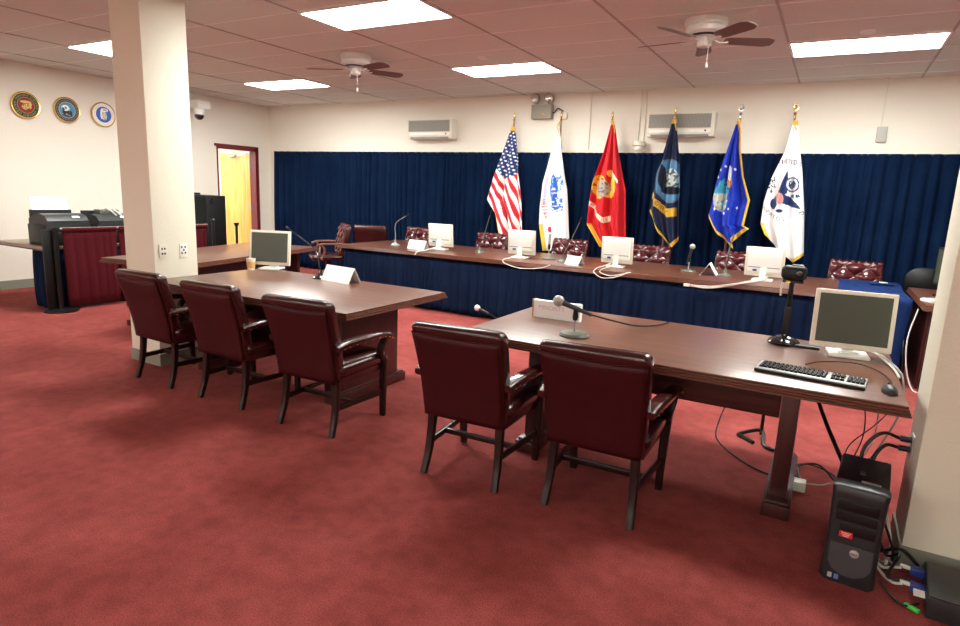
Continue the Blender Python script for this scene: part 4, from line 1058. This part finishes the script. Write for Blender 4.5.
m = MB(); m.box((.10, .27, .050), (.06, .05, .008), rot=Matrix.Rotation(.6, 3, 'Z'), bev=.002); tag(m.build('paper_slip', M_PAPER), 'small crumpled white paper on the blue folder', 'paper').location = (.45, 7.3, .76)
ds = thing('wooden_desk', 'mahogany desk partly behind the right column beyond the head table', 'desk', (1.22, 7.05, 0))
m = MB(); slab(m, -.44, .5, -.65, .8, .76); m.build('desktop', M_WOODT, ds)
m = MB(); m.box((.03, -.58, .35), (.80, .04, .70)); m.box((-.37, .1, .35), (.04, 1.3, .70)); m.box((.42, .1, .35), (.04, 1.3, .70)); m.build('desk_panels', M_WOODD, ds)
kb2 = thing('white_keyboard', 'white keyboard on the mahogany desk beside the right column', 'keyboard', (.95, 6.75, .76), .5)
m = MB(); m.box((0, 0, .012), (.30, .14, .022), bev=.005); m.build('keyboard_frame', M_WHITEPL, kb2)
m = MB()
for j in range(4):
    for i in range(11): m.box((-.13+i*.026, -.045+j*.03, .026), (.02, .022, .008))
m.build('letter_keys', M_CREAMPL, kb2, 0)
dm = thing('dark_monitor', 'dark monitor seen edge-on beside the right column', 'monitor', (1.05, 7.20, .76), math.radians(-62))
m = MB(); m.box((0, 0, .28), (.42, .04, .36), bev=.008); m.build('bezel', M_BLACK, dm)
m = MB(); m.box((0, .03, .28), (.25, .05, .22), bev=.02); m.build('rear_housing', M_DKGREY, dm)
m = MB(); m.box((0, .02, .07), (.07, .03, .10)); m.box((0, .02, .008), (.22, .18, .016), bev=.004); m.build('stand', M_BLACK, dm)
m = MB(); m.box((0, -.021, .28), (.38, .003, .32)); m.build('screen', M_SCREEN, dm)
oc = thing('office_chair', 'black office chair with rounded back behind the mahogany desk', 'chair', (.98, 8.12, 0), PI)
m = MB()
for k in range(5):
    a = 2*PI*k/5; m.bar([(0, 0, .09), (.27*math.cos(a), .27*math.sin(a), .04)], .04, .03)
    m.ball((.27*math.cos(a), .27*math.sin(a), .028), .027, 10)
m.build('star_base', M_BLACK, oc)
m = MB(); m.cyl((0, 0, .08), (0, 0, .44), .025); m.build('column_post', M_BLACKM, oc)
m = MB(); m.box((0, 0, .46), (.46, .44, .07), bev=.03); m.build('seat', M_DKGREY, oc)
m = MB(); lo = []
for y, k in ((-.22, .85), (-.205, .97), (-.18, 1), (-.165, .93)):
    lo.append([(x*k, y-.02*(x/.2)**2*-1, z*k+.75) for x, z in rr(.19, .19, .15, 7)])
m.loft(lo); m.box((0, -.19, .52), (.06, .02, .24)); m.build('backrest', M_BLACK, oc, 50)
cable([(.77, 6.6, .70), (.72, 6.5, .45), (.74, 6.45, .2), (.80, 6.40, .02), (.86, 6.3, .01)], .006, M_WCABLE, 'white cable hanging beside the mahogany desk to the carpet')
cable([(.74, 6.9, .70), (.70, 6.55, .40), (.72, 6.50, .15), (.70, 6.45, .01)], .007, M_BLACK, 'black cable hanging between the blue cloth and the mahogany desk')

# ------------------------------------------------------------------ left corner
lt = thing('ledge_table', 'small laminate table with blue skirt against the left wall holding two printers', 'table', (-8.385, 4.29, 0))
m = MB(); m.box((0, 0, .725), (1.15, 1.25, .035), bev=.006); m.build('tabletop', M_LEDGE, lt)
m = MB(); m.box((0, 0, .700), (1.13, 1.23, .02)); m.build('edge_band', M_WOODD, lt)
m = MB(); pleated(m, (.16, -.56, 0), (1, 0, 0), (0, -1, 0), .40, .01, .70, .09, .03, 31, nz=5); pleated(m, (.545, -.585, 0), (0, 1, 0), (1, 0, 0), 1.15, .01, .70, .09, .03, 32, nz=5)
solid(m.build('table_skirt', M_SKIRT, lt, 180, fixn=False), .003)
for x in (.26, .46):
    for y in (-.45, .52):
        m = MB(); m.box((x, y, .345), (.05, .05, .69)); m.build('leg', M_BLACKM, lt)
def printer(loc, rz, label, w=.48, d=.42, h=.27):
    t = thing('laser_printer', label, 'printer', (loc[0], loc[1], .7425), rz)
    m = MB(); m.box((0, 0, h*.36), (w, d, h*.72), bev=.012); m.build('body', M_BLACK, t)
    m = MB()
    prof = [(-d*.5, h*.70), (-d*.5, h*.86), (-d*.38, h*1.02), (-d*.1, h*1.1), (d*.25, h*1.0), (d*.5, h*.9), (d*.5, h*.70)]
    lo = [[(x, y, z) for y, z in prof] for x in (-w*.46, w*.46)]
    m.loft(lo); m.build('top_cover', M_DKGREY, t)
    m = MB(); m.box((0, -d*.5-.004, h*.3), (w*.8, .012, h*.36), bev=.003); m.build('paper_tray', M_DKGREY, t)
    m = MB(); m.box((w*.2, -d*.42, h*.985), (.08, .035, .006), rot=Matrix.Rotation(.55, 3, 'X')); m.build('label_sticker', M_PAPER, t, 0)
    m = MB(); m.box((-.0, d*.42, h*1.02), (w*.9, .05, h*.35), bev=.006); m.build('rear_support', M_BLACK, t)
    return t
printer((-8.08, 3.98), PI/2, 'black printer with white paper on top, left one of the pair', w=.50, h=.34)
printer((-8.08, 4.56), PI/2, 'black printer carrying a small switch box with pale cables, right one of two', w=.50, h=.33)
m = MB(); m.box((-8.27, 3.98, 1.20), (.006, .40, .20), rot=Matrix.Rotation(-.30, 3, 'Y')); tag(m.build('paper_sheet', M_PAPER), 'white sheet of paper leaning on top of the left printer', 'paper')
nb = thing('network_switch', 'small dark network box with pale cables on the right printer', 'network box', (-8.12, 4.57, 1.10))
m = MB(); m.box((0, 0, .03), (.14, .24, .05), bev=.004); m.build('box_case', M_GREYGRN, nb)
for k in range(3):
    m = MB(); y = -.07+.06*k; m.tube(cr([(.06, y, .04), (.11, y+.02, .07), (.16, y+.10, -.01), (.19, y+.14+.03*k, -.12)], 5), .009, 6); m.build('patch_lead', M_WCABLE, nb)
def screen(y0, y1, label, posts):
    t = thing('curtain_screen', label, 'screen', (-7.72, (y0+y1)/2, 0))
    L = y1-y0
    m = MB(); pleated(m, (0, -L/2, 0), (0, 1, 0), (1, 0, 0), L, .04, .945, .095, .022, int(y0*10), nz=8); solid(m.build('velvet_panel', M_REDCL, t, 180, fixn=False), .003)
    m = MB(); pleated(m, (.020, -L/2, 0), (0, 1, 0), (1, 0, 0), L, .905, .965, .04, .010, int(y0*10)+3, nz=2, topfac=1); solid(m.build('gathered_heading', M_REDCL, t, 180, fixn=False), .003)
    for y in posts:
        m = MB(); m.tube([(-.0, y-(y0+y1)/2, .02), (0, y-(y0+y1)/2, 1.0 if y > 5 else .97)], .022, 12); (m.ball((0, y-(y0+y1)/2, 1.01), .032, 12) if y > 5 else None); p = m.build('post', M_BLACKM, t)
        m = MB(); m.lathe([(0, 0), (.18, 0), (.18, .012), (.14, .022), (.03, .03), (0, .03)], (0, y-(y0+y1)/2, 0)); m.build('post_base', M_BLACKM, p)
    m = MB(); m.tube([(0, -L/2-.02, .955), (0, L/2+.02, .955)], .012, 8); m.build('top_rod', M_SILVER, t)
    return t
screen(3.82, 4.44, 'burgundy velvet screen on a black post in front of the two printers', [3.74])
screen(4.47, 5.72, 'burgundy velvet screen running behind the cream pillar', [5.84])
m = MB(); m.box((-7.775, 3.715, .48), (.03, .17, .93), bev=.004); tag(m.build('folding_board', M_BLACK), 'narrow black upright panel beside the burgundy screen edge', 'panel')
sp = thing('stanchion_post', 'thin black post standing alone in front of the open door', 'post', (-8.04, 6.50, 0))
m = MB(); m.tube([(0, 0, .02), (0, 0, .92)], .020, 12); m.build('post', M_BLACKM, sp)
m = MB(); m.lathe([(0, .90), (.03, .90), (.04, .94), (.04, .95), (0, .95)]); m.build('post_cap', M_BLACKM, sp)
m = MB(); m.lathe([(0, 0), (.17, 0), (.17, .012), (.03, .03), (0, .03)]); m.build('post_base', M_BLACKM, sp)
bc2 = thing('black_cabinet', 'tall black cabinet against the left wall beside the doorway', 'cabinet', (-8.80, 6.37, 0))
m = MB(); m.box((0, 0, .68), (.95, .34, 1.34), bev=.008); m.build('cabinet_body', M_BLACK, bc2)
m = MB(); m.box((0, -.174, .70), (.90, .012, 1.24), bev=.004); m.build('cabinet_door', mat('black door panel', (.003, .006, .005), .6, spec=.25), bc2)
m = MB(); m.lathe([(0, 0), (.012, 0), (.010, .012), (0, .014)], (-.02, -.18, 1.22), rot=Matrix.Rotation(PI/2, 3, 'X'), n=14); m.build('lock', M_SILVER, bc2)
m = MB(); m.box((.485, -.10, 1.28), (.02, .06, .09), bev=.004); m.build('corner_latch', M_BLACKGL, bc2)
m = MB(); m.box((-8.92, 6.37, 1.365), (.24, .16, .03), bev=.004); tag(m.build('flat_box', M_BLACK), 'flat black box lying on top of the tall black cabinet', 'box')
